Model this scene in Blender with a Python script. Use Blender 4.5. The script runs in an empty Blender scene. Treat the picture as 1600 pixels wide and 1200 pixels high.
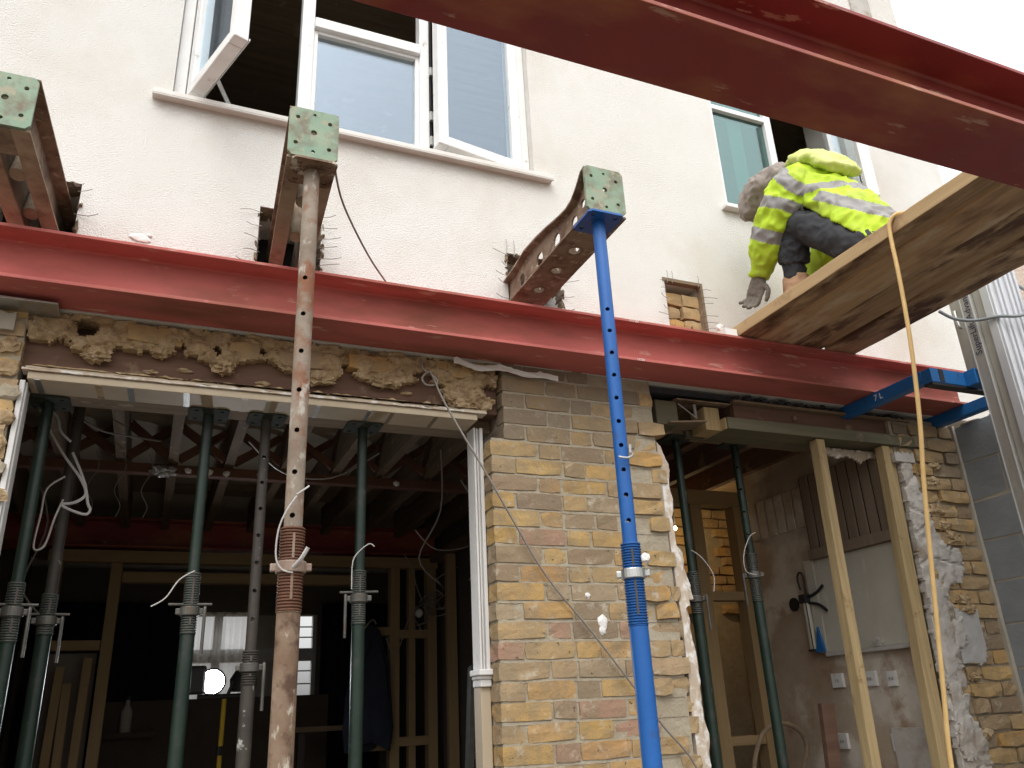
import bpy, bmesh, math, random
from mathutils import Vector, Matrix, noise, Euler
R = random.Random(7)
S = bpy.context.scene
COL = S.collection
rad = math.radians

# ------------------------------------------------------------------ camera
cd = bpy.data.cameras.new('camera'); cam = bpy.data.objects.new('camera', cd); COL.objects.link(cam)
cd.sensor_width = 36; cd.lens = 36 * 1283 / 1600; cd.clip_end = 500; cd.clip_start = 0.05
right = Vector((0.92106689, -0.38663794, -0.04633465))
down = Vector((0.10438758, 0.35978959, -0.92717565))
fwd = Vector((0.37515200, 0.84915403, 0.37175047))
m = Matrix((right, -down, -fwd)).transposed().to_4x4(); m.translation = Vector((0, -3.1, 1.6))
cam.matrix_world = m; S.camera = cam

# ------------------------------------------------------------------ world, sun, exposure (overcast)
SUN_EL, SUN_AZ = 52, 205          # azimuth clockwise from +Y: the light comes from behind the viewer
W = bpy.data.worlds.new('World'); S.world = W; W.use_nodes = True
nt = W.node_tree; bg = nt.nodes['Background']
sk = nt.nodes.new('ShaderNodeTexSky'); sk.sky_type = 'NISHITA'; sk.sun_disc = False
sk.sun_elevation = rad(SUN_EL); sk.sun_rotation = rad(SUN_AZ); sk.dust_density = 6; sk.air_density = 1.0
hs = nt.nodes.new('ShaderNodeHueSaturation'); hs.inputs['Saturation'].default_value = 0.12
gm = nt.nodes.new('ShaderNodeGamma'); gm.inputs[1].default_value = 0.35        # cloud cover: evens the clear sky out
mul = nt.nodes.new('ShaderNodeVectorMath'); mul.operation = 'SCALE'; mul.inputs['Scale'].default_value = 5.5
nt.links.new(sk.outputs[0], hs.inputs['Color']); nt.links.new(hs.outputs[0], gm.inputs[0]); nt.links.new(gm.outputs[0], mul.inputs[0])
# overcast sky: zenith about three times as bright as the horizon
tcw = nt.nodes.new('ShaderNodeTexCoord'); sxw = nt.nodes.new('ShaderNodeSeparateXYZ'); nt.links.new(tcw.outputs['Generated'], sxw.inputs[0])
mrw = nt.nodes.new('ShaderNodeMapRange'); mrw.inputs[1].default_value = 0; mrw.inputs[2].default_value = 1; mrw.inputs[3].default_value = .36; mrw.inputs[4].default_value = 1.45
nt.links.new(sxw.outputs[2], mrw.inputs[0])
mu2 = nt.nodes.new('ShaderNodeVectorMath'); mu2.operation = 'SCALE'; nt.links.new(mul.outputs[0], mu2.inputs[0]); nt.links.new(mrw.outputs[0], mu2.inputs['Scale'])
nt.links.new(mu2.outputs[0], bg.inputs[0])
bg.inputs[1].default_value = 0.15
sl = bpy.data.lights.new('sun', 'SUN'); sl.energy = 0.5; sl.angle = rad(30); sl.color = (1, 0.97, 0.92)
sun = bpy.data.objects.new('sun', sl); COL.objects.link(sun)
sd = Vector((math.sin(rad(SUN_AZ)) * math.cos(rad(SUN_EL)), math.cos(rad(SUN_AZ)) * math.cos(rad(SUN_EL)), math.sin(rad(SUN_EL))))
sun.rotation_euler = sd.to_track_quat('Z', 'Y').to_euler()
S.view_settings.view_transform = 'Standard'; S.view_settings.look = 'None'
S.view_settings.exposure = 0.62; S.view_settings.gamma = 1; S.view_settings.use_curve_mapping = False
S.cycles.max_bounces = 8; S.cycles.diffuse_bounces = 5; S.cycles.glossy_bounces = 3; S.cycles.transparent_max_bounces = 8
S.cycles.use_denoising = True; S.cycles.sample_clamp_indirect = 6

# ------------------------------------------------------------------ materials
def mat(name, c1, c2=None, sc=6, rough=.7, metal=0, c3=None, s3=12, t3=.6, w3=.06, c4=None, s4=25, t4=.66, w4=.03,
        bump=.15, bs=60, bd=.004, stretch=(1, 1, 1), detail=6, r2=None, spec=.4, rnd=True, coord='Object', sstr3=None, sstr4=None, emit=None, es=0):
    M = bpy.data.materials.new(name); M.use_nodes = True
    n = M.node_tree.nodes; L = M.node_tree.links; P = n['Principled BSDF']
    tc = n.new('ShaderNodeTexCoord'); base = tc.outputs[coord]
    if rnd:
        oi = n.new('ShaderNodeObjectInfo'); mu = n.new('ShaderNodeMath'); mu.operation = 'MULTIPLY'; mu.inputs[1].default_value = 37.0
        L.new(oi.outputs['Random'], mu.inputs[0])
        ad = n.new('ShaderNodeVectorMath'); ad.operation = 'ADD'; L.new(base, ad.inputs[0]); L.new(mu.outputs[0], ad.inputs[1]); base = ad.outputs[0]
    def mp(s):
        if s == (1, 1, 1): return base
        q = n.new('ShaderNodeMapping'); q.inputs['Scale'].default_value = s; L.new(base, q.inputs[0]); return q.outputs[0]
    v1 = mp(stretch)
    def nz(v, scale, d=detail, ro=.6):
        t = n.new('ShaderNodeTexNoise'); t.inputs['Scale'].default_value = scale; t.inputs['Detail'].default_value = d
        t.inputs['Roughness'].default_value = ro; L.new(v, t.inputs['Vector']); return t.outputs['Fac']
    def ramp(f, a, b):
        r = n.new('ShaderNodeMapRange'); r.inputs[1].default_value = a; r.inputs[2].default_value = b; L.new(f, r.inputs[0]); return r.outputs[0]
    def mix(f, a, b):
        x = n.new('ShaderNodeMix'); x.data_type = 'RGBA'; L.new(f, x.inputs[0])
        for s, k in ((a, 6), (b, 7)):
            if isinstance(s, tuple): x.inputs[k].default_value = (*s, 1)
            else: L.new(s, x.inputs[k])
        return x.outputs[2]
    col = c1
    if c2: col = mix(ramp(nz(v1, sc), .32, .68), c1, c2)
    if c3: col = mix(ramp(nz(mp(sstr3 or stretch), s3), t3 - w3, t3 + w3), col, c3)
    if c4: col = mix(ramp(nz(mp(sstr4 or (1, 1, 1)), s4), t4 - w4, t4 + w4), col, c4)
    if isinstance(col, tuple): P.inputs['Base Color'].default_value = (*col, 1)
    else: L.new(col, P.inputs['Base Color'])
    if r2 is not None:
        r = n.new('ShaderNodeMapRange'); r.inputs[1].default_value = .35; r.inputs[2].default_value = .65; r.inputs[3].default_value = rough; r.inputs[4].default_value = r2
        L.new(nz(v1, sc * 2), r.inputs[0]); L.new(r.outputs[0], P.inputs['Roughness'])
    else: P.inputs['Roughness'].default_value = rough
    P.inputs['Metallic'].default_value = metal; P.inputs['Specular IOR Level'].default_value = spec
    if bump:
        b = n.new('ShaderNodeBump'); b.inputs['Strength'].default_value = bump; b.inputs['Distance'].default_value = bd
        L.new(nz(v1 if stretch != (1, 1, 1) else base, bs, 4), b.inputs['Height']); L.new(b.outputs[0], P.inputs['Normal'])
    if emit: P.inputs['Emission Color'].default_value = (*emit, 1); P.inputs['Emission Strength'].default_value = es
    return M

m_render = mat('white_render', (.70, .68, .635), (.77, .755, .72), sc=1.3, rough=.9, bump=.7, bs=150, bd=.011, detail=8, rnd=False, c3=(.62, .56, .48), s3=1.1, t3=.62, w3=.14, c4=(.55, .51, .46), s4=9, t4=.74, w4=.03)
m_upvc = mat('white_upvc', (.82, .82, .81), (.74, .73, .71), sc=9, rough=.35, bump=0, c4=(.42, .38, .33), s4=22, t4=.70, w4=.06)
m_sill = mat('sill_upvc', (.72, .69, .65), (.62, .58, .53), sc=10, rough=.5, bump=.05)
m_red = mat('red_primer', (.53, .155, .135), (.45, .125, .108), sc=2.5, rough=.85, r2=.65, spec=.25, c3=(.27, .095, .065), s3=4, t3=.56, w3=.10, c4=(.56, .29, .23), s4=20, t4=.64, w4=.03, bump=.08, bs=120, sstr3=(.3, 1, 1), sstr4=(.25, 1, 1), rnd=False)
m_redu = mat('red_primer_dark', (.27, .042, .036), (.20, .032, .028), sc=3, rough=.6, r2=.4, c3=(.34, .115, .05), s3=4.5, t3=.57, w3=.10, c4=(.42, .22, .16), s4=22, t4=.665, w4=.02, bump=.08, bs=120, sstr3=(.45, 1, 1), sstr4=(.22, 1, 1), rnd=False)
m_rust = mat('rusty_steel', (.19, .13, .085), (.28, .21, .15), sc=9, rough=.8, c3=(.13, .07, .045), s3=14, t3=.55, w3=.1, c4=(.40, .33, .25), s4=26, t4=.62, w4=.05, bump=.3, bs=70)
m_mud = mat('muddy_flange', (.29, .22, .15), (.39, .315, .23), sc=7, rough=.85, c3=(.17, .115, .075), s3=9, t3=.58, w3=.1, bump=.25, bs=60)
m_dirt = mat('muddy_steel', (.17, .125, .09), (.27, .21, .15), sc=6, rough=.8, c3=(.09, .06, .045), s3=8, t3=.58, w3=.1, c4=(.33, .28, .21), s4=18, t4=.62, w4=.07, bump=.25, bs=60)
m_plate = mat('green_end_plate', (.19, .30, .215), (.27, .34, .24), sc=11, rough=.7, c3=(.17, .14, .095), s3=13, t3=.56, w3=.1, c4=(.33, .31, .22), s4=30, t4=.60, w4=.05, bump=.2, bs=90)
m_prust = mat('rusty_prop_paint', (.20, .155, .115), (.31, .26, .205), sc=9, rough=.75, c3=(.22, .09, .045), s3=11, t3=.54, w3=.08, c4=(.45, .41, .35), s4=22, t4=.6, w4=.04, bump=.3, bs=80, sstr4=(1, 1, .5))
m_prust2 = mat('rusty_prop_lower', (.17, .105, .065), (.27, .195, .135), sc=11, rough=.8, c3=(.10, .055, .035), s3=14, t3=.54, w3=.06, c4=(.55, .50, .41), s4=15, t4=.585, w4=.03, bump=.4, bs=70, sstr4=(1, 1, .4))
m_thread = mat('brown_thread', (.12, .055, .035), (.18, .09, .055), sc=20, rough=.5, metal=.3, bump=.1)
m_hplate = mat('dark_head_plate', (.03, .04, .035), (.06, .06, .05), sc=12, rough=.85, spec=.15, bump=.1)
m_icol = mat('dull_prop_collar', (.085, .08, .072), (.14, .135, .12), sc=20, rough=.5, metal=.5, c4=(.12, .09, .06), s4=25, t4=.6, w4=.06, bump=.1)
m_collar = mat('dirty_collar', (.24, .16, .12), (.36, .28, .23), sc=25, rough=.6, metal=.3, bump=.2)
m_blue = mat('blue_prop_paint', (.012, .10, .35), (.018, .12, .40), sc=6, rough=.42, c3=(.03, .085, .24), s3=10, t3=.64, w3=.06, c4=(.34, .40, .5), s4=16, t4=.72, w4=.03, bump=.08, bs=100)
m_bluet = mat('blue_thread', (.02, .10, .30), (.03, .12, .34), sc=20, rough=.4, metal=.3, bump=0)
m_fork = mat('blue_lift_paint', (.012, .115, .33), (.018, .135, .38), sc=6, rough=.45, c4=(.04, .07, .12), s4=20, t4=.66, w4=.05, bump=.06)
m_green = mat('green_prop_paint', (.010, .021, .0145), (.015, .030, .021), sc=8, rough=.42, c3=(.03, .035, .03), s3=12, t3=.60, w3=.06, c4=(.30, .34, .30), s4=24, t4=.70, w4=.035, bump=.1, sstr4=(1, 1, .5))
m_gthread = mat('grey_thread', (.07, .08, .07), (.11, .115, .10), sc=20, rough=.45, metal=.4, bump=0)
m_dprop = mat('dark_prop_paint', (.035, .029, .024), (.06, .05, .04), sc=9, rough=.6, c4=(.42, .42, .38), s4=22, t4=.68, w4=.04, bump=.2)
m_galv = mat('galvanised_steel', (.42, .42, .40), (.55, .55, .53), sc=20, rough=.38, metal=.85, bump=.05)
m_alu = mat('mast_aluminium', (.36, .345, .31), (.44, .42, .38), sc=7, rough=.5, metal=.45, c3=(.28, .25, .2), s3=9, t3=.62, w3=.08, bump=.05, sstr3=(1, 1, .15))
m_alulit = mat('bright_aluminium', (.60, .61, .63), (.55, .56, .58), sc=5, rough=.5, metal=.35, bump=0, c4=(.42, .42, .42), s4=8, t4=.68, w4=.05, sstr4=(1, 1, .2))  # lighter copy of the mast metal: sky light on the front put into the colour
m_stud = mat('new_timber', (.33, .235, .115), (.46, .345, .18), sc=3, rough=.75, stretch=(16, 16, .8), c4=(.22, .12, .05), s4=8, t4=.67, w4=.05, bump=.15, bs=8)
m_studx = mat('new_timber_along_x', (.42, .29, .135), (.52, .38, .19), sc=3, rough=.75, stretch=(.8, 14, 14), bump=.15, bs=8)
m_studi = mat('dusty_timber', (.30, .205, .10), (.36, .25, .125), sc=3, rough=.8, stretch=(14, 14, .8), c4=(.2, .12, .05), s4=9, t4=.72, w4=.04, bump=.12, bs=8)
m_studix = mat('dusty_timber_along_x', (.30, .205, .10), (.36, .25, .125), sc=3, rough=.8, stretch=(.8, 14, 14), bump=.12, bs=8)
m_joist = mat('old_joist_timber', (.105, .066, .038), (.17, .115, .068), sc=3, rough=.85, stretch=(12, .7, 12), c4=(.36, .30, .22), s4=18, t4=.67, w4=.06, bump=.2, bs=9)
m_strut = mat('dark_strut_timber', (.12, .052, .03), (.16, .075, .045), sc=4, rough=.8, bump=.15)
m_plank = mat('scaffold_board', (.27, .165, .085), (.44, .305, .175), sc=2.2, rough=.72, stretch=(24, .6, 24), c3=(.105, .052, .028), s3=1.6, t3=.55, w3=.06, c4=(.52, .37, .22), s4=6, t4=.60, w4=.07, sstr3=(3.2, 1, 3.2), sstr4=(2, .7, 2), bump=.25, bs=9)
m_plank2 = mat('paler_scaffold_board', (.40, .26, .14), (.52, .36, .20), sc=2.2, rough=.72, stretch=(24, .6, 24), c3=(.24, .13, .07), s3=1.8, t3=.60, w3=.06, c4=(.56, .44, .30), s4=5, t4=.60, w4=.07, sstr3=(3.2, 1, 3.2), sstr4=(2, .7, 2), bump=.25, bs=9)
m_plankb = mat('clean_board_edge', (.40, .27, .13), (.49, .35, .19), sc=2.2, rough=.72, stretch=(13, .8, 13), c4=(.24, .14, .07), s4=5, t4=.64, w4=.06, bump=.2, bs=9)  # paler board wood for the sides and ends
m_ltim = mat('dark_lintel_timber', (.13, .07, .048), (.18, .105, .07), sc=3, rough=.85, stretch=(.7, 9, 9), c4=(.33, .24, .16), s4=7, t4=.66, w4=.06, bump=.3, bs=9)
m_gtim = mat('green_treated_timber', (.115, .105, .065), (.16, .145, .09), sc=3, rough=.8, stretch=(.7, 12, 12), c4=(.26, .22, .15), s4=9, t4=.68, w4=.05, bump=.2, bs=8)
m_btim = mat('brown_timber', (.17, .12, .075), (.24, .175, .11), sc=3, rough=.85, stretch=(.7, 12, 12), c4=(.34, .27, .19), s4=9, t4=.66, w4=.05, bump=.25, bs=8)
m_deck = mat('ceiling_board', (.38, .32, .24), (.44, .38, .29), sc=2.5, rough=.9, bump=.05)
m_crumb = mat('crumbling_mortar', (.39, .275, .15), (.49, .37, .225), sc=14, rough=.95, c3=(.22, .14, .07), s3=18, t3=.58, w3=.1, c4=(.48, .39, .27), s4=30, t4=.64, w4=.06, bump=.8, bs=45, bd=.012)
m_mortar = mat('lime_mortar', (.34, .29, .21), (.43, .38, .29), sc=10, rough=.95, c3=(.33, .27, .19), s3=22, t3=.6, w3=.1, bump=.7, bs=70, bd=.006, rnd=False)
m_plast = mat('white_plaster', (.58, .50, .405), (.47, .37, .27), sc=9, rough=.9, c4=(.75, .72, .68), s4=20, t4=.55, w4=.06, bump=.5, bs=40, bd=.006)
m_gplast = mat('grey_plaster', (.40, .37, .335), (.50, .47, .43), sc=4, rough=.92, c3=(.33, .27, .21), s3=5, t3=.60, w3=.08, c4=(.50, .475, .44), s4=7, t4=.60, w4=.08, bump=.4, bs=40, bd=.006)
m_block = mat('concrete_block', (.20, .215, .225), (.25, .265, .275), sc=5, rough=.92, c4=(.26, .27, .275), s4=14, t4=.66, w4=.06, bump=.5, bs=50, bd=.004, sstr4=(1, .35, 1))
m_bpatch = mat('smooth_grey_render', (.42, .41, .395), (.50, .49, .475), sc=5, rough=.9, bump=.15, bs=40)
m_bmort = mat('block_mortar', (.36, .33, .27), (.44, .40, .33), sc=9, rough=.95, bump=.4)
m_pebble = mat('pebble_dash', (.50, .38, .30), (.62, .52, .44), sc=60, rough=.95, bump=1, bs=70, bd=.012, detail=3, rnd=False)
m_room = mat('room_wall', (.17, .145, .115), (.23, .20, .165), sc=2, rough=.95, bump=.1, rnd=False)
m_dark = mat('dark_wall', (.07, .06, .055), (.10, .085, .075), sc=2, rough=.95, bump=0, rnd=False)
m_side = mat('stripped_plaster', (.46, .375, .285), (.34, .25, .175), sc=3.0, rough=.95, c3=(.60, .54, .46), s3=2.6, t3=.54, w3=.06, c4=(.28, .16, .10), s4=4.5, t4=.64, w4=.07, bump=.4, bs=25, bd=.006, rnd=False)
m_sheet = mat('cream_sheet', (.48, .45, .375), (.57, .54, .46), sc=4, rough=.6, c4=(.66, .63, .55), s4=14, t4=.66, w4=.05, sstr4=(1, 1, .18), bump=.05)
m_slat = mat('dark_boarding', (.20, .15, .105), (.25, .19, .14), sc=3, rough=.8, stretch=(12, 12, .8), bump=.15, bs=8)
m_cream = mat('cream_frame_paint', (.42, .34, .235), (.49, .405, .29), sc=6, rough=.6, bump=.05)
m_frame = mat('white_frame_paint', (.66, .65, .62), (.72, .71, .69), sc=6, rough=.55, c4=(.45, .40, .32), s4=16, t4=.70, w4=.06, bump=.06)
m_wire = mat('dull_wire', (.30, .27, .24), rough=.5, metal=.5, bump=0)
m_white = mat('white_cable', (.46, .44, .42), rough=.5, bump=0)
m_black = mat('black_rubber', (.02, .02, .022), rough=.5, bump=0)
m_yrope = mat('yellow_cable', (.66, .45, .19), (.58, .38, .15), sc=20, rough=.55, bump=.1, bs=200)
m_ground = mat('site_mud', (.085, .07, .055), (.13, .11, .085), sc=2, rough=.95, bump=.5, bs=20, rnd=False)
m_hole = mat('soot_black', (.012, .011, .010), rough=.9, bump=0)  # near-black that paints the shade inside holes and board gaps
m_hivis = mat('hi_vis_fabric', (.46, .64, .025), (.38, .54, .022), sc=8, rough=.7, c3=(.36, .45, .06), s3=5, t3=.62, w3=.10, bump=.25, bs=22, bd=.01, rnd=False)
m_hivis2 = mat('pale_hi_vis_fabric', (.60, .66, .22), (.52, .58, .18), sc=8, rough=.75, bump=.2, bs=22, bd=.01, rnd=False)
m_refl = mat('reflective_tape', (.21, .20, .195), (.27, .26, .25), sc=10, rough=.5, bump=.1, rnd=False)
m_trous = mat('black_work_trousers', (.022, .023, .026), (.035, .036, .04), sc=9, rough=.85, c4=(.16, .155, .15), s4=13, t4=.69, w4=.06, bump=.3, bs=30, bd=.01, rnd=False)
m_hood = mat('grey_hood_fabric', (.235, .20, .175), (.29, .25, .22), sc=12, rough=.9, bump=.3, bs=40, bd=.008)
m_glove = mat('grey_glove', (.125, .105, .085), (.19, .165, .135), sc=18, rough=.9, bump=.3, bs=70)
m_boot = mat('tan_boot', (.47, .29, .17), (.38, .23, .135), sc=12, rough=.75, bump=.2)
m_skin = mat('skin', (.45, .28, .2), rough=.6, bump=0)
m_denim = mat('dark_jacket_cloth', (.02, .024, .04), (.03, .036, .055), sc=8, rough=.9, bump=.2)
m_lampb = mat('lamp_body', (.03, .03, .03), rough=.5, bump=0)
m_led = mat('lit_led', (1, 1, 1), bump=0, emit=(.93, .95, 1), es=60)
m_warmbulb = mat('lit_warm_bulb', (1, 1, 1), bump=0, emit=(1, .75, .4), es=8)
m_yellow = mat('yellow_pole', (.55, .36, .03), rough=.5, bump=0)
m_chalk = mat('white_chalk', (.78, .76, .73), rough=.9, bump=0)
m_ink = mat('dark_blue_ink', (.02, .02, .07), rough=.6, bump=0)
m_felt = mat('black_felt', (.03, .032, .04), (.05, .05, .055), sc=9, rough=.9, bump=.4)
m_drape = mat('dark_drape', (.02, .02, .028), (.03, .03, .04), sc=4, rough=.95, bump=.1)
m_hardb = mat('brown_hardboard', (.10, .075, .06), (.13, .10, .08), sc=3, rough=.9, bump=.05)
m_foil = mat('crumpled_foil', (.6, .62, .64), rough=.3, metal=.8, bump=.8, bs=60, bd=.01)

def brick_mat(name, cols, soot=False):
    M = bpy.data.materials.new(name); M.use_nodes = True
    n = M.node_tree.nodes; L = M.node_tree.links; P = n['Principled BSDF']
    oi = n.new('ShaderNodeObjectInfo'); tc = n.new('ShaderNodeTexCoord')
    cr = n.new('ShaderNodeValToRGB'); L.new(oi.outputs['Random'], cr.inputs[0])
    els = cr.color_ramp.elements; cr.color_ramp.interpolation = 'CONSTANT'
    for i, c in enumerate(cols):
        e = els[i] if i < 2 else els.new(i / len(cols)); e.position = i / len(cols); e.color = (*c, 1)
    mu = n.new('ShaderNodeMath'); mu.operation = 'MULTIPLY'; mu.inputs[1].default_value = 53; L.new(oi.outputs['Random'], mu.inputs[0])
    ad = n.new('ShaderNodeVectorMath'); ad.operation = 'ADD'; L.new(tc.outputs['Object'], ad.inputs[0]); L.new(mu.outputs[0], ad.inputs[1])
    def nz(s, d=6):
        t = n.new('ShaderNodeTexNoise'); t.inputs['Scale'].default_value = s; t.inputs['Detail'].default_value = d; t.inputs['Roughness'].default_value = .65
        L.new(ad.outputs[0], t.inputs['Vector']); return t.outputs['Fac']
    def rng(f, a, b, c=0, d=1):
        r = n.new('ShaderNodeMapRange'); r.inputs[1].default_value = a; r.inputs[2].default_value = b; r.inputs[3].default_value = c; r.inputs[4].default_value = d; L.new(f, r.inputs[0]); return r.outputs[0]
    def mix(f, a, b):
        x = n.new('ShaderNodeMix'); x.data_type = 'RGBA'
        if isinstance(f, float): x.inputs[0].default_value = f
        else: L.new(f, x.inputs[0])
        for s, k in ((a, 6), (b, 7)):
            if isinstance(s, tuple): x.inputs[k].default_value = (*s, 1)
            else: L.new(s, x.inputs[k])
        return x.outputs[2]
    c = cr.outputs[0]
    c = mix(rng(nz(9), .38, .66, 0, .85), c, (.27, .205, .13))       # weathering
    c = mix(rng(nz(17), .57, .72), c, (.50, .44, .34))        # smeared mortar
    c = mix(rng(nz(38, 3), .66, .72), c, (.06, .045, .03))     # burnt pits
    if soot:                                                    # old soot on the top courses
        sx = n.new('ShaderNodeSeparateXYZ'); L.new(oi.outputs['Location'], sx.inputs[0])
        c = mix(rng(sx.outputs[2], 2.58, 2.84, 0, .62), c, (.20, .165, .125))
    L.new(c, P.inputs['Base Color']); P.inputs['Roughness'].default_value = .92; P.inputs['Specular IOR Level'].default_value = .2
    b = n.new('ShaderNodeBump'); b.inputs['Strength'].default_value = .7; b.inputs['Distance'].default_value = .006
    L.new(nz(48, 5), b.inputs['Height']); L.new(b.outputs[0], P.inputs['Normal'])
    return M
YB = [(.53, .36, .135), (.47, .345, .18), (.38, .30, .195), (.56, .385, .16), (.45, .34, .20), (.33, .25, .165), (.53, .35, .15), (.42, .345, .23), (.42, .27, .19), (.50, .37, .185), (.30, .24, .17), (.57, .41, .18), (.52, .32, .14), (.46, .35, .21), (.55, .39, .17)]
YB = [(r * .88, g * .835, b * .82) for r, g, b in YB]
m_brick = brick_mat('yellow_stock_brick', YB, True)
m_brick2 = brick_mat('broken_stock_brick', [(.50, .30, .11), (.46, .31, .15), (.40, .28, .15), (.54, .36, .16), (.42, .30, .18)])

def glass(name, tint, refl, tcol=(.9, .95, .97)):
    M = bpy.data.materials.new(name); M.use_nodes = True
    n = M.node_tree.nodes; L = M.node_tree.links; n.remove(n['Principled BSDF'])
    t = n.new('ShaderNodeBsdfTransparent'); t.inputs[0].default_value = (*tcol, 1)
    g = n.new('ShaderNodeBsdfGlossy'); g.inputs['Roughness'].default_value = .03; g.inputs['Color'].default_value = (*tint, 1)
    x = n.new('ShaderNodeMixShader'); x.inputs[0].default_value = refl
    L.new(t.outputs[0], x.inputs[1]); L.new(g.outputs[0], x.inputs[2]); L.new(x.outputs[0], n['Material Output'].inputs[0])
    return M
m_glass = glass('window_glass', (.60, .68, .78), .185)
m_aqua = glass('obscured_glass', (.50, .66, .65), .26, (.45, .62, .60))
def cloth_trans(name, c, t=.6):
    M = bpy.data.materials.new(name); M.use_nodes = True
    n = M.node_tree.nodes; L = M.node_tree.links; n.remove(n['Principled BSDF'])
    d = n.new('ShaderNodeBsdfDiffuse'); d.inputs[0].default_value = (*c, 1)
    a = n.new('ShaderNodeBsdfTranslucent'); a.inputs[0].default_value = (*c, 1)
    x = n.new('ShaderNodeMixShader'); x.inputs[0].default_value = t
    L.new(d.outputs[0], x.inputs[1]); L.new(a.outputs[0], x.inputs[2]); L.new(x.outputs[0], n['Material Output'].inputs[0]); return M
m_net = cloth_trans('net_curtain_cloth', (.92, .90, .86), .8)
n_ = m_net.node_tree; o_ = n_.nodes['Material Output']; l_ = o_.inputs[0].links[0].from_socket
x_ = n_.nodes.new('ShaderNodeMixShader'); tr_ = n_.nodes.new('ShaderNodeBsdfTransparent'); x_.inputs[0].default_value = .38
n_.links.new(l_, x_.inputs[1]); n_.links.new(tr_.outputs[0], x_.inputs[2]); n_.links.new(x_.outputs[0], o_.inputs[0])

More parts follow.
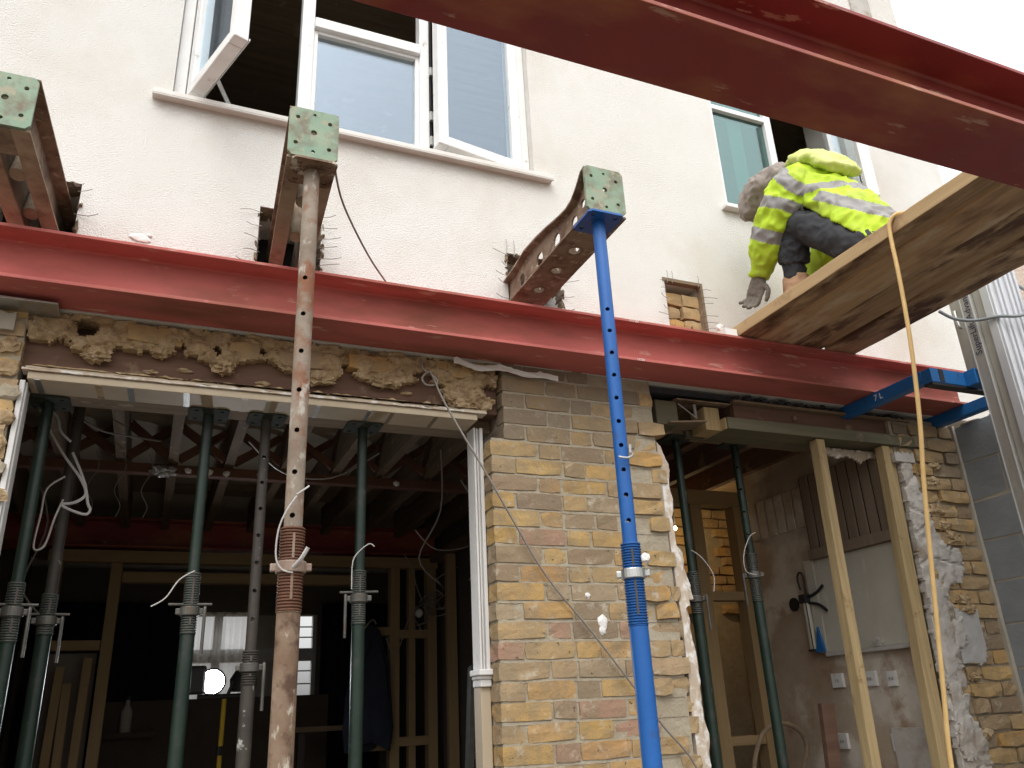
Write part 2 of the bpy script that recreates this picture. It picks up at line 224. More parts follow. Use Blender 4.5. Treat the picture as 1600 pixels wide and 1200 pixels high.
# ------------------------------------------------------------------ mesh helpers
OFF = {}
class MB:
    def __init__(s): s.v = []; s.f = []
    def add(s, vs, fs):
        o = len(s.v); s.v += [Vector(p) for p in vs]; s.f += [tuple(i + o for i in f) for f in fs]; return s
    def box(s, x0, x1, y0, y1, z0, z1):
        return s.add([(x0, y0, z0), (x1, y0, z0), (x1, y1, z0), (x0, y1, z0), (x0, y0, z1), (x1, y0, z1), (x1, y1, z1), (x0, y1, z1)],
                     [(0, 3, 2, 1), (4, 5, 6, 7), (0, 1, 5, 4), (1, 2, 6, 5), (2, 3, 7, 6), (3, 0, 4, 7)])
    def bar(s, a, b, w, h, up=(0, 0, 1)):      # rectangular bar from a to b, w sideways, h along up
        a = Vector(a); b = Vector(b); d = (b - a).normalized(); up = Vector(up)
        if abs(d.dot(up)) > .98: up = Vector((0, 1, 0))
        sd_ = d.cross(up).normalized() * w / 2; u = sd_.cross(d).normalized() * h / 2
        return s.add([a - sd_ - u, a + sd_ - u, a + sd_ + u, a - sd_ + u, b - sd_ - u, b + sd_ - u, b + sd_ + u, b - sd_ + u],
                     [(0, 3, 2, 1), (4, 5, 6, 7), (0, 1, 5, 4), (1, 2, 6, 5), (2, 3, 7, 6), (3, 0, 4, 7)])
    def lathe(s, prof, c=(0, 0, 0), n=20, cap=True):   # prof: (r, z), about Z
        o = len(s.v); c = Vector(c)
        for r, z in prof:
            for k in range(n):
                a = 2 * math.pi * k / n; s.v.append(c + Vector((r * math.cos(a), r * math.sin(a), z)))
        for i in range(len(prof) - 1):
            for k in range(n):
                k2 = (k + 1) % n; s.f.append((o + i * n + k, o + i * n + k2, o + (i + 1) * n + k2, o + (i + 1) * n + k))
        if cap:
            s.f.append(tuple(o + k for k in reversed(range(n)))); e = o + (len(prof) - 1) * n; s.f.append(tuple(e + k for k in range(n)))
        return s
    def tube(s, pts, r, n=8, smooth=True, sub=5):
        P = [Vector(p) for p in pts]
        if smooth and len(P) > 2:
            Q = []
            for i in range(len(P) - 1):
                p0 = P[max(i - 1, 0)]; p1 = P[i]; p2 = P[i + 1]; p3 = P[min(i + 2, len(P) - 1)]
                for k in range(sub):
                    t = k / sub; Q.append(.5 * ((2 * p1) + (p2 - p0) * t + (2 * p0 - 5 * p1 + 4 * p2 - p3) * t * t + (3 * p1 - p0 - 3 * p2 + p3) * t ** 3))
            Q.append(P[-1]); P = Q
        o = len(s.v); up = Vector((.3, .2, 1)).normalized(); prev = None
        rr = r if callable(r) else (lambda t: r)
        for i, p in enumerate(P):
            d = (P[min(i + 1, len(P) - 1)] - P[max(i - 1, 0)]).normalized()
            if prev is None:
                a = d.cross(up)
                if a.length < .05: a = d.cross(Vector((1, 0, 0)))
                a.normalize()
            else: a = (prev - d * prev.dot(d)).normalized()
            prev = a; b = d.cross(a); q = rr(i / max(1, len(P) - 1))
            for k in range(n):
                w = 2 * math.pi * k / n; s.v.append(p + a * math.cos(w) * q + b * math.sin(w) * q)
        for i in range(len(P) - 1):
            for k in range(n):
                k2 = (k + 1) % n; s.f.append((o + i * n + k, o + i * n + k2, o + (i + 1) * n + k2, o + (i + 1) * n + k))
        s.f.append(tuple(o + k for k in reversed(range(n)))); e = o + (len(P) - 1) * n; s.f.append(tuple(e + k for k in range(n)))
        return s
    def prism(s, poly, d0, d1, ax='Y'):   # polygon (u, w) extruded along an axis
        n = len(poly); o = len(s.v)
        fn = {'Y': lambda u, w, d: (u, d, w), 'X': lambda u, w, d: (d, u, w), 'Z': lambda u, w, d: (u, w, d)}[ax]
        for d in (d0, d1):
            for u, w in poly: s.v.append(Vector(fn(u, w, d)))
        s.f.append(tuple(o + k for k in range(n))); s.f.append(tuple(o + n + k for k in reversed(range(n))))
        for k in range(n):
            k2 = (k + 1) % n; s.f.append((o + k, o + n + k, o + n + k2, o + k2))
        return s
    def lump(s, c, size, seed, sub=2, amp=.35, fr=2.2):
        bm = bmesh.new(); bmesh.ops.create_icosphere(bm, subdivisions=sub, radius=1)
        o = len(s.v)
        for v in bm.verts:
            k = 1 + amp * (noise.noise(v.co * fr + Vector((seed * 3.1, seed * 1.7, seed))) + .5 * noise.noise(v.co * fr * 2.7 + Vector((seed, 9, 4))))
            s.v.append(Vector((c[0] + v.co.x * size[0] * k, c[1] + v.co.y * size[1] * k, c[2] + v.co.z * size[2] * k)))
        for f in bm.faces: s.f.append(tuple(o + v.index for v in f.verts))
        bm.free(); return s
    def mesh(s, name, origin=(0, 0, 0), smooth=False):
        o = Vector(origin); me = bpy.data.meshes.new(name); me.from_pydata([tuple(p - o) for p in s.v], [], s.f); me.validate()
        bm = bmesh.new(); bm.from_mesh(me); bmesh.ops.recalc_face_normals(bm, faces=bm.faces); bm.to_mesh(me); bm.free()
        if smooth:
            for p in me.polygons: p.use_smooth = True
            me.set_sharp_from_angle(angle=rad(38))
        return me
    def build(s, name, m, parent=None, smooth=False, bev=0, own=False):
        o = Vector(OFF.get(parent.name, (0, 0, 0))) if parent else Vector((0, 0, 0))
        c = o
        if own and s.v:
            lo = Vector((min(p.x for p in s.v), min(p.y for p in s.v), min(p.z for p in s.v))); hi = Vector((max(p.x for p in s.v), max(p.y for p in s.v), max(p.z for p in s.v)))
            c = (lo + hi) / 2
        ob = bpy.data.objects.new(name, s.mesh(name, c, smooth)); COL.objects.link(ob)
        ob.data.materials.append(m); OFF[ob.name] = c
        if parent: ob.parent = parent
        ob.location = c - o
        if bev:
            b = ob.modifiers.new('bevel', 'BEVEL'); b.width = bev; b.segments = 2; b.limit_method = 'ANGLE'; b.angle_limit = rad(40)
        return ob
def thing(name, label, cat, loc=(0, 0, 0), group=None, kind=None):
    o = bpy.data.objects.new(name, None); COL.objects.link(o); o.location = loc; o.empty_display_size = .1
    OFF[o.name] = Vector(loc); return tag(o, label, cat, group, kind)
def tag(o, label=None, cat=None, group=None, kind=None):
    if label: o['label'] = label
    if cat: o['category'] = cat
    if group: o['group'] = group
    if kind: o['kind'] = kind
    return o
def struct(o): o['kind'] = 'structure'; return o
def inst(name, me, parent, loc, m=None, rot=None):
    ob = bpy.data.objects.new(name, me); COL.objects.link(ob)
    ob.parent = parent; ob.location = Vector(loc) - Vector(OFF.get(parent.name, (0, 0, 0)))
    if rot: ob.rotation_euler = rot
    return ob
def cut(ob, cutter):      # real holes, baked
    co = bpy.data.objects.new('cutter', cutter.mesh('cutter', OFF[ob.name])); COL.objects.link(co); co.location = OFF[ob.name]
    par = ob.parent; lc = ob.location.copy(); ob.parent = None; ob.location = OFF[ob.name]
    b = ob.modifiers.new('holes', 'BOOLEAN'); b.operation = 'DIFFERENCE'; b.object = co; b.solver = 'EXACT'
    dg = bpy.context.evaluated_depsgraph_get(); me = bpy.data.meshes.new_from_object(ob.evaluated_get(dg)); me.name = ob.name
    ob.modifiers.remove(b); ob.data = me; bpy.data.objects.remove(co)
    ob.parent = par; ob.location = lc
    return ob
def bake(ob):
    dg = bpy.context.evaluated_depsgraph_get(); me = bpy.data.meshes.new_from_object(ob.evaluated_get(dg)); ob.modifiers.clear(); ob.data = me; return ob
def fbm(x, y, z=0): return noise.fractal(Vector((x, y, z)), 1.0, 2.0, 4)

def rock_brick(lx, ly, lz, seed, j=.004):   # rounded, chipped brick of 48 triangles
    rr = random.Random(seed); bm = bmesh.new()
    xs = [-.5, -.42, .42, .5]; ids = {}
    g = [-.5, 0, .5]
    vs = []; fs = []
    for a in range(3):
        for b in range(3):
            for c in range(3):
                if (a, b, c) != (1, 1, 1):
                    p = [g[a] * lx, g[b] * ly, g[c] * lz]
                    nb = (a != 1) + (b != 1) + (c != 1)
                    if nb == 3: p = [q * (1 - .035 * min(lx, .1) / max(abs(q) * 2, .03)) if q else q for q in p]
                    p = [p[k] + rr.uniform(-j, j) * (1 if k != 1 else .8) for k in range(3)]
                    if nb == 3 and rr.random() < (.3 if j > .004 else .12): p[0] *= .95; p[2] *= .88
                    ids[a, b, c] = len(vs); vs.append(p)
    for ax in range(3):
        for side in (0, 2):
            for i in range(2):
                for k in range(2):
                    q = []
                    for (u, w) in ((i, k), (i + 1, k), (i + 1, k + 1), (i, k + 1)):
                        t = [u, w]; t.insert(ax, side); q.append(ids[tuple(t)])
                    fs.append(tuple(q))
    return MB().add(vs, fs)
BR = {}
def brick_mesh(L, broken=False, D=.1):
    key = (round(L * 1000), R.randrange(4), broken, D)
    if key not in BR:
        me = rock_brick(L, D, .0655, key[0] * 7 + key[1] * 131 + (999 if broken else 0), .0048 if broken else .0022).mesh('brick')
        me.materials.append(m_brick2 if broken else m_brick); BR[key] = me
    return BR[key]

# ================================================================== SETTING
struct(MB().box(-60, 60, -60, 60, -.5, 0).build('ground', m_ground))
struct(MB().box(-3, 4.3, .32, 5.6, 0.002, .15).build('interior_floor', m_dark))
w = MB().box(-3.2, -3, .32, 5.6, .15, 3.1).box(-3, -.55, 5.6, 5.75, .15, 3.1)
struct(MB().box(-1.15, -1.05, .32, 5.6, .15, 3.1).build('interior_wall', m_room))
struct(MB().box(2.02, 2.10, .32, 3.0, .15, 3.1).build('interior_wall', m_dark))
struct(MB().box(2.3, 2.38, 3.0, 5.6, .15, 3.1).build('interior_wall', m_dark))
# wall at the front of the house with the bay opening
bw = MB().box(-1.05, .33, 5.6, 5.75, .15, 3.1).box(1.56, 2.3, 5.6, 5.75, .15, 3.1).box(.33, 1.56, 5.6, 5.75, .15, 1.85).box(.33, 1.56, 5.6, 5.75, 2.62, 3.1)
struct(bw.build('interior_wall', m_room))
struct(MB().box(3.58, 3.72, .10, 1.30, .15, 3.1).build('interior_wall', m_side))
struct(MB().box(3.58, 4.3, 2.45, 2.6, .15, 3.1).box(2.1, 3.58, 2.452, 2.6, .15, 3.1).build('interior_wall', m_side))
struct(MB().box(4.3, 4.4, .32, 2.6, .15, 3.1).build('interior_wall', m_side))
# first floor: floor, room walls, roof deck (dark rooms behind the windows)
struct(MB().box(-3.2, 4.6, .30, 5.75, 3.12, 3.30).build('upper_floor', m_joist))
struct(MB().box(-3.2, 4.6, 3.2, 3.3, 3.30, 5.6).build('upper_room_wall', m_room))
struct(MB().box(2.05, 2.15, .30, 3.2, 3.30, 5.6).build('upper_room_wall', m_room))
struct(MB().box(-1.1, -1.0, .30, 3.2, 3.30, 5.6).build('upper_room_wall', m_room))
struct(MB().box(-3.2, 4.6, .30, 5.75, 5.62, 5.75).build('upper_ceiling', m_btim))

# ================================================================== HOUSE WALL with its windows
house = thing('house_wall', 'tall cream pebbled render wall with white windows and four square needle holes', 'wall', (1, 0, 3.05))
X0, X1, Z0, Z1 = -3.2, 4.625, 3.05, 8.4
holes = {'w1': (-.15, 1.55, 4.105, 5.30), 'w2': (2.745, 3.79, 4.185, 5.30), 'hl': (-.72, -.425, 3.27, 3.60), 'hm': (.245, .505, 3.27, 3.645), 'hr': (1.375, 1.655, 3.27, 3.63), 'hf': (2.255, 2.475, 3.30, 3.637)}
xs = sorted({X0, X1, *[h[0] for h in holes.values()], *[h[1] for h in holes.values()]})
zs = sorted({Z0, Z1, *[h[2] for h in holes.values()], *[h[3] for h in holes.values()]})
def in_hole(x, z): return any(h[0] < x < h[1] and h[2] < z < h[3] for h in holes.values())
wb = bmesh.new()
cell = {(i, j): not in_hole((xs[i] + xs[i + 1]) / 2, (zs[j] + zs[j + 1]) / 2) for i in range(len(xs) - 1) for j in range(len(zs) - 1)}
TH = .30
mbw = MB()
for (i, j), ok in cell.items():
    if not ok: continue
    x0, x1, z0, z1 = xs[i], xs[i + 1], zs[j], zs[j + 1]
    mbw.add([(x0, 0, z0), (x1, 0, z0), (x1, 0, z1), (x0, 0, z1)], [(0, 1, 2, 3)])
    mbw.add([(x0, TH, z0), (x1, TH, z0), (x1, TH, z1), (x0, TH, z1)], [(3, 2, 1, 0)])
    for (di, dj, q) in ((-1, 0, [(x0, 0, z0), (x0, 0, z1), (x0, TH, z1), (x0, TH, z0)]), (1, 0, [(x1, 0, z1), (x1, 0, z0), (x1, TH, z0), (x1, TH, z1)]),
                        (0, -1, [(x1, 0, z0), (x0, 0, z0), (x0, TH, z0), (x1, TH, z0)]), (0, 1, [(x0, 0, z1), (x1, 0, z1), (x1, TH, z1), (x0, TH, z1)])):
        if not cell.get((i + di, j + dj), False): mbw.add(q, [(0, 1, 2, 3)])
mbw.build('rendered_wall', m_render, house)
MB().box(X0, X1, 5.5, 5.75, 3.05, 8.4).box(X0, X0 + .25, TH + .002, 5.498, 3.31, 8.4).box(X1 - .25, X1, TH + .002, 5.498, 3.31, 8.4).build('outer_shell', m_render, house)
MB().box(X0 - .2, X1 + .1, -.25, 5.9, 8.402, 8.55).build('roof', m_dark, house)
# needle holes: ragged brick lips and a black back for the shade inside
m_lip = mat('dark_hole_edge', (.12, .09, .065), (.22, .165, .11), sc=12, rough=.95, bump=.6, bs=50)
def hole_lip(h, seed):
    x0, x1, z0, z1 = h; mb = MB(); r = random.Random(seed)
    for k in range(7):
        z = z0 + .03 + k * .05
        for x in (x0, x1):
            if z < z1: mb.lump((x + (-.004 if x == x0 else .004), .03 + r.random() * .05, z), (.012, .05, .03), seed + k + (5 if x == x0 else 0), 2, .6, 3)
    for k in range(5):
        mb.lump((x0 + (k + .5) * (x1 - x0) / 5, .05, z1 + .002), (.04, .05, .012), seed + k + 20, 2, .6, 3)
    mb.build('hole_edge', m_lip, house)
    MB().box(x0 + .002, x1 - .002, .26, .28, z0 + .002, z1 - .002).build('hole_back', m_hole, house)
for k, s in (('hl', 3), ('hm', 13), ('hr', 23)): hole_lip(holes[k], s)
# torn render mesh wires round the holes
def wires(h, sides, seed):
    r = random.Random(seed); x0, x1, z0, z1 = h
    for sd_, n in sides:
        for k in range(n):
            z = z0 + .06 + (k + r.random() * .5) * (z1 - z0 - .04) / n
            L = r.uniform(.04, .085)
            x = x0 if sd_ < 0 else x1
            MB().tube([(x + .01 * -sd_, -.004, z), (x + sd_ * L * .5, -.012 - r.random() * .01, z + r.uniform(-.006, .006)), (x + sd_ * L, -.018 - r.random() * .02, z + r.uniform(-.012, .012))], .0016, 5, sub=2).build('lath_wire', m_wire, house)
wires(holes['hl'], ((1, 3),), 1); wires(holes['hm'], ((-1, 5), (1, 7)), 2); wires(holes['hr'], ((-1, 6), (1, 4)), 3); wires(holes['hf'], ((-1, 6), (1, 6)), 4)
for x in (1.372, 1.41): MB().tube([(x, -.006, 3.61), (x + .003, -.012, 3.67), (x, -.01, 3.70)], .0017, 5, sub=2).build('lath_wire', m_wire, house)
for x in (2.27, 2.30, 2.46): MB().tube([(x, -.006, 3.62), (x + .004, -.012, 3.67), (x, -.01, 3.69)], .0014, 5, sub=2).build('lath_wire', m_wire, house)
# filled hole: bricked up with straw-coloured rubble
x0, x1, z0, z1 = holes['hf']
MB().box(x0 + .001, x1 - .001, .11, .13, z0 + .001, z1 - .001).build('hole_back', m_crumb, house)
for j in range(5):
    for i in range(2):
        zc = z0 + .035 + j * .072; xc = x0 + .055 + i * .108 + (.02 if j % 2 else 0)
        if zc < z1 - .02: inst('brick', brick_mesh(.103, True), house, (min(xc, x1 - .052), .085 + R.uniform(-.012, .012), zc))
MB().box(x0 - .012, x1 + .012, -.006, .03, z1 - .006, z1 + .012).box(x1 - .002, x1 + .012, -.006, .03, z0, z1 - .006).build('hole_edge', m_btim, house)
MB().lump((.31 - .5, -.003, 3.40), (.035, .006, .018), 4, 2, .6).lump((-.165, -.004, 3.415), (.012, .006, .008), 7, 2).build('filler_blob', m_chalk, house)

# --- main window
win = MB()
FY0, FY1 = .045, .115
def rail(x0, x1, z0, z1, y0=FY0, y1=FY1): return MB().box(x0, x1, y0, y1, z0, z1)
W1 = MB().box(-.149, -.10, FY0, FY1, 4.107, 5.298).box(1.50, 1.549, FY0, FY1, 4.107, 5.298).box(-.10, 1.50, FY0, FY1, 5.25, 5.298).box(-.10, 1.50, FY0, FY1, 4.107, 4.150).box(.375, .435, FY0, FY1, 4.15, 5.25).box(.965, 1.015, FY0, FY1, 4.15, 5.25)
w1 = W1.build('window', m_upvc, house, bev=.004)
MB().box(-.225, 1.638, -.045, .05, 4.081, 4.1045).box(-.225, 1.638, -.045, -.037, 4.074, 4.081).build('sill', m_sill, w1, bev=.003)
MB().box(.435, .965, .03, FY1 - .002, 4.74, 4.80).build('transom', m_upvc, w1, bev=.004)
MB().box(.435, .455, .055, .105, 4.15, 4.74).box(.945, .965, .055, .105, 4.15, 4.74).box(.455, .945, .055, .105, 4.15, 4.17).box(.455, .945, .055, .105, 4.72, 4.74).build('bead', m_upvc, w1, bev=.003)
MB().box(.456, .944, .078, .084, 4.171, 4.719).build('pane', m_glass, w1)
def casement(hx, hy, ang, width, z0, z1, sgn, parent, gm):
    # hinge at (hx, hy), leaf runs along local +u*sgn, opened outward by ang
    ca, sa = math.cos(ang), math.sin(ang)
    def T(u, v, z): return (hx + sgn * (u * ca + v * sa) if False else hx + sgn * u * ca + sgn * v * sa * 1.0, hy - u * sa + v * ca, z)
    def bx(u0, u1, v0, v1, a, b):
        mb.add([T(u0, v0, a), T(u1, v0, a), T(u1, v1, a), T(u0, v1, a), T(u0, v0, b), T(u1, v0, b), T(u1, v1, b), T(u0, v1, b)],
               [(0, 3, 2, 1), (4, 5, 6, 7), (0, 1, 5, 4), (1, 2, 6, 5), (2, 3, 7, 6), (3, 0, 4, 7)])
    fw = .055; mb = MB(); bx(0, fw, 0, .06, z0, z1); bx(width - fw, width, 0, .06, z0, z1); bx(fw, width - fw, 0, .06, z0, z0 + fw); bx(fw, width - fw, 0, .06, z1 - fw, z1)
    c = mb.build('casement', m_upvc, parent, bev=.005)
    mb = MB(); bx(fw + .001, width - fw - .001, .025, .033, z0 + fw + .001, z1 - fw - .001); mb.build('pane', gm, parent)
    mb = MB(); bx(.0, width, .062, .066, z0 + .004, z0 + .016); bx(width - .05, width - .03, .061, .068, z0 + .12, z0 + .24); mb.build('hinge_gear', m_galv, parent)
    mb = MB()
casement(-.098, .03, rad(70), .47, 4.145, 5.25, 1, w1, m_glass)
casement(1.502, .028, rad(9.5), .478, 4.145, 5.25, -1, w1, m_glass)
MB().bar((.02, -.12, 4.155), (.10, .07, 4.153), .018, .004).bar((-.04, .0, 4.155), (.03, .09, 4.153), .018, .004).build('stay', m_galv, w1)
MB().box(1.02, 1.026, .05, .10, 4.15, 5.25).build('seal', m_black, w1)  # black strip painting in the dark gap between mullion and casement
for z in (4.19, 4.34, 4.62): MB().box(1.014, 1.03, .03, .045, z, z + .05).build('latch', m_galv, w1)
# --- second window
W2 = MB().box(2.747, 2.766, .01, .08, 4.187, 5.298).box(3.155, 3.205, .01, .08, 4.187, 5.298).box(3.735, 3.788, .04, .11, 4.187, 5.298).box(2.766, 3.155, .01, .08, 4.897, 4.93).box(3.205, 3.735, .04, .11, 5.25, 5.298).box(2.766, 3.155, .01, .08, 4.187, 4.205)
w2 = W2.build('window', m_upvc, house, bev=.003)
MB().box(2.705, 3.83, -.045, .04, 4.160, 4.1845).build('sill', m_upvc, w2, bev=.003)
MB().box(2.767, 3.154, .035, .041, 4.206, 4.896).build('pane', m_aqua, w2)
MB().box(2.767, 3.154, .035, .041, 4.931, 5.297).build('pane', m_aqua, w2)
MB().box(2.90, 3.00, .055, .06, 4.21, 5.29).build('blind_strip', m_frame, w2)  # pale strip added behind the glass to imitate a vertical reflection
casement(3.735, .03, rad(62), .45, 4.20, 5.25, -1, w2, m_glass)
# second-floor opening at the far right corner and slim downpipe beside it
MB().box(4.17, 4.36, -.012, .02, 5.8, 7.6).build('corner_panel', m_gplast, house)

# ================================================================== STEEL BEAMS
def ibeam(yf, yb, z0, z1, xa, xb, tf=.013, tw=.010):
    yc = (yf + yb) / 2
    return MB().prism([(yf, z0), (yb, z0), (yb, z0 + tf), (yc + tw, z0 + tf), (yc + tw / 2, z0 + tf + .008), (yc + tw / 2, z1 - tf - .008), (yc + tw, z1 - tf), (yb, z1 - tf), (yb, z1), (yf, z1), (yf, z1 - tf), (yc - tw, z1 - tf), (yc - tw / 2, z1 - tf - .008), (yc - tw / 2, z0 + tf + .008), (yc - tw, z0 + tf), (yf, z0 + tf)], xa, xb, 'X')
lb = ibeam(-.21, -.006, 3.05, 3.256, -1.6, 4.07).build('steel_beam', m_red, None, bev=.002)
tag(lb, 'long red primed steel beam lying across the wall just above the brick openings', 'steel beam', 'red steel beams')
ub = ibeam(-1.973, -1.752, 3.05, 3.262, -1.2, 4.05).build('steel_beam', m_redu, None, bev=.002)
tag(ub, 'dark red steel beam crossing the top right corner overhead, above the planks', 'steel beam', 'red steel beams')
def text(body, size, mtx, m, parent, name='chalk_mark', ext=.0004):
    cu = bpy.data.curves.new(name, 'FONT'); cu.body = body; cu.size = size; cu.extrude = ext; cu.resolution_u = 2
    o = bpy.data.objects.new(name, cu); COL.objects.link(o)
    dg = bpy.context.evaluated_depsgraph_get(); me = bpy.data.meshes.new_from_object(o.evaluated_get(dg)); bpy.data.objects.remove(o)
    ob = bpy.data.objects.new(name, me); COL.objects.link(ob); me.materials.append(m)
    if parent: ob.parent = parent; mtx = Matrix.Translation(-Vector(OFF[parent.name])) @ mtx
    ob.matrix_world = mtx; ob.matrix_local = mtx; return ob
def frame(o, x, y):   # matrix with text right = x, up = y
    x = Vector(x).normalized(); y = Vector(y).normalized(); z = x.cross(y); mm = Matrix((x, y, z)).transposed().to_4x4(); mm.translation = Vector(o); return mm
text('11720', .02, frame((1.88, -.2108, 3.2435), (1, 0, 0), (0, 0, 1)), m_chalk, lb)
text('11720', .016, frame((1.90, -.2108, 3.0515), (1, 0, 0), (0, 0, 1)), m_chalk, lb)

# ================================================================== LEFT OPENING: head, lintel, crumbling band
door = thing('door_frame', 'cream and white frame lining the wide left opening, striped soffit on top', 'door frame', (.35, .05, .15))
MB().box(-.49, 1.20, 0.0, .150, 2.77, 2.798).build('soffit', m_cream, door, bev=.002)
for x, wd, mm in ((-.459, .02, m_galv), (-.264, .022, m_crumb), (-.158, .022, m_block), (.035, .022, m_galv), (.139, .024, m_cream), (.245, .024, m_chalk), (.334, .02, m_sheet), (.527, .016, m_galv), (.734, .016, m_galv), (.83, .016, m_btim), (1.018, .016, m_btim)):
    MB().add([(x - wd / 2, .002, 2.7685), (x + wd / 2, .002, 2.7685), (x + wd / 2 + .006, .148, 2.7685), (x - wd / 2 + .006, .148, 2.7685), (x - wd / 2, .002, 2.7698), (x + wd / 2, .002, 2.7698), (x + wd / 2 + .006, .148, 2.7698), (x - wd / 2 + .006, .148, 2.7698)],
             [(0, 3, 2, 1), (4, 5, 6, 7), (0, 1, 5, 4), (1, 2, 6, 5), (2, 3, 7, 6), (3, 0, 4, 7)]).build('packing_strip', mm, door)
MB().box(-.512, -.494, .012, .15, .15, 2.768).box(-.494, -.488, .03, .06, .15, 2.766).build('jamb', m_frame, door, bev=.003)
j = MB().box(1.212, 1.2545, .105, .17, 1.765, 2.768)
j.box(1.212, 1.221, .085, .105, 1.765, 2.768).box(1.227, 1.234, .092, .105, 1.765, 2.768).box(1.240, 1.2545, .085, .105, 1.765, 2.768)
j.build('jamb', m_frame, door, bev=.002)
MB().box(1.204, 1.2545, .072, .17, 1.728, 1.742).box(1.196, 1.2545, .058, .17, 1.742, 1.765).box(1.208, 1.2545, .078, .17, 1.70, 1.728).build('capital', m_frame, door, bev=.004)
MB().box(1.212, 1.2545, .092, .17, .15, 1.70).build('pilaster', m_cream, door, bev=.003)
# ragged plaster lip over the soffit
def ragged(x0, x1, zb, h, y0, y1, seed, n=60, amp=.012):
    pl = [(x0 + (x1 - x0) * i / n, zb + amp * .3 * fbm(i * .9, seed)) for i in range(n + 1)]
    pu = [(x0 + (x1 - x0) * i / n, zb + h + amp * fbm(i * .5, seed + 7)) for i in range(n + 1)]
    return MB().prism(pl + pu[::-1], y0, y1)
ragged(-.51, 1.24, 2.800, .008, -.010, .05, 3, 60, .008).build('plaster_lip', m_plast, door)
ragged(-.50, 1.24, 2.811, .006, -.002, .06, 9, 70, .008).build('plaster_lip', m_cream, door)
ragged(-.48, 1.22, 2.820, .004, -.006, .06, 15, 90, .016).build('plaster_lip', m_crumb, door)
ol = MB().box(-.53, 1.315, .055, .15, 2.824, 2.985).build('lintel', m_ltim, None, bev=.004)
tag(ol, 'dark brown old timber lintel over the wide left opening, under crumbling mortar', 'lintel', 'lintels over the openings')
crumb = thing('crumbling_brickwork', 'band of broken buff bricks and hanging mortar between red beam and dark lintel', 'brickwork', (.4, .05, 2.98))
def pip(poly, x, z):
    ins = False; j = len(poly) - 1
    for i in range(len(poly)):
        if (poly[i][1] > z) != (poly[j][1] > z) and x < (poly[j][0] - poly[i][0]) * (z - poly[i][1]) / (poly[j][1] - poly[i][1]) + poly[i][0]: ins = not ins
        j = i
    return ins
def rough_sheet(poly, y, amp, res, seed, th=.03, holes_=(), fr=14, edge=.010, cracks=0):
    # a broken slab facing the garden: ragged outline, rough surface, real thickness
    x0 = min(p[0] for p in poly) - .03; x1 = max(p[0] for p in poly) + .03; z0 = min(p[1] for p in poly) - .03; z1 = max(p[1] for p in poly) + .03
    nx = int((x1 - x0) / res) + 1; nz_ = int((z1 - z0) / res) + 1; ids = {}; mb = MB(); cells = []
    for i in range(nx):
        for j in range(nz_):
            x = x0 + (i + .5) * res; z = z0 + (j + .5) * res
            ex = x + edge * fbm(x * 30 + seed, z * 30); ez = z + edge * fbm(x * 30, z * 30 + seed + 5)
            if pip(poly, ex, ez) and not any(((ex - h[0]) / h[2]) ** 2 + ((ez - h[1]) / h[3]) ** 2 < 1 for h in holes_): cells.append((i, j))
    cs = set(cells)
    def vid(i, j, back):
        k = (i, j, back)
        if k not in ids:
            x = x0 + i * res; z = z0 + j * res
            rim = sum((a, b) in cs for a, b in ((i, j), (i - 1, j), (i, j - 1), (i - 1, j - 1))) < 4
            d = amp * (fbm(x * fr + seed, z * fr) + .5 * noise.noise(Vector((x * fr * 3, z * fr * 3, seed)))) + (.35 * amp if rim else 0)
            if cracks:
                c = noise.voronoi(Vector((x * cracks, z * cracks * 1.9, seed)))[0]
                if c[1] - c[0] < .10: d += amp * .8 * (1 - (c[1] - c[0]) / .10)
            jx = res * .35 * noise.noise(Vector((x * 60, z * 60, seed + 3))); jz = res * .35 * noise.noise(Vector((x * 60, z * 60, seed + 8)))
            ids[k] = len(mb.v); mb.v.append(Vector((x + jx, y + (th if back else d), z + jz)))
        return ids[k]
    for i, j in cells:
        mb.f.append((vid(i, j, 0), vid(i + 1, j, 0), vid(i + 1, j + 1, 0), vid(i, j + 1, 0))); mb.f.append((vid(i, j + 1, 1), vid(i + 1, j + 1, 1), vid(i + 1, j, 1), vid(i, j, 1)))
        for (di, dj, a, b) in ((-1, 0, (i, j), (i, j + 1)), (1, 0, (i + 1, j + 1), (i + 1, j)), (0, -1, (i + 1, j), (i, j)), (0, 1, (i, j + 1), (i + 1, j + 1))):
            if (i + di, j + dj) not in cs: mb.f.append((vid(*a, 0), vid(*b, 0), vid(*b, 1), vid(*a, 1)))
    return mb
EDGE = [(-.518, 2.93), (-.38, 2.936), (-.369, 2.912), (-.33, 2.899), (-.305, 2.902), (-.284, 2.869), (-.261, 2.888), (-.228, 2.931), (-.184, 2.929), (-.097, 2.935), (-.06, 2.919), (-.034, 2.935), (.05, 2.936), (.086, 2.919), (.135, 2.893), (.16, 2.869), (.194, 2.892), (.208, 2.929), (.274, 2.943), (.322, 2.962), (.373, 2.927), (.411, 2.918), (.501, 2.887), (.59, 2.892), (.628, 2.944), (.70, 2.915), (.789, 2.898), (.844, 2.898), (.913, 2.92), (.955, 2.94), (1.041, 2.929), (1.083, 2.895), (1.111, 2.84), (1.169, 2.816), (1.243, 2.823), (1.289, 2.858), (1.30, 2.919)]
band = EDGE + [(1.31, 3.045), (-.53, 3.045)]
HL = [(-.335, 3.0, .045, .032), (-.006, 2.962, .022, .022), (.645, 2.955, .035, .022), (.975, 2.958, .05, .022), (1.275, 2.915, .035, .03), (.30, 2.985, .02, .014), (.13, 2.965, .014, .02)]
rough_sheet(band, .012, .015, .0085, 3, .10, HL, 15, .012, 7).build('mortar_face', m_crumb, crumb, own=True)
MB().box(-.53, 1.315, .125, .28, 2.99, 3.048).build('mortar_core', m_ltim, crumb)
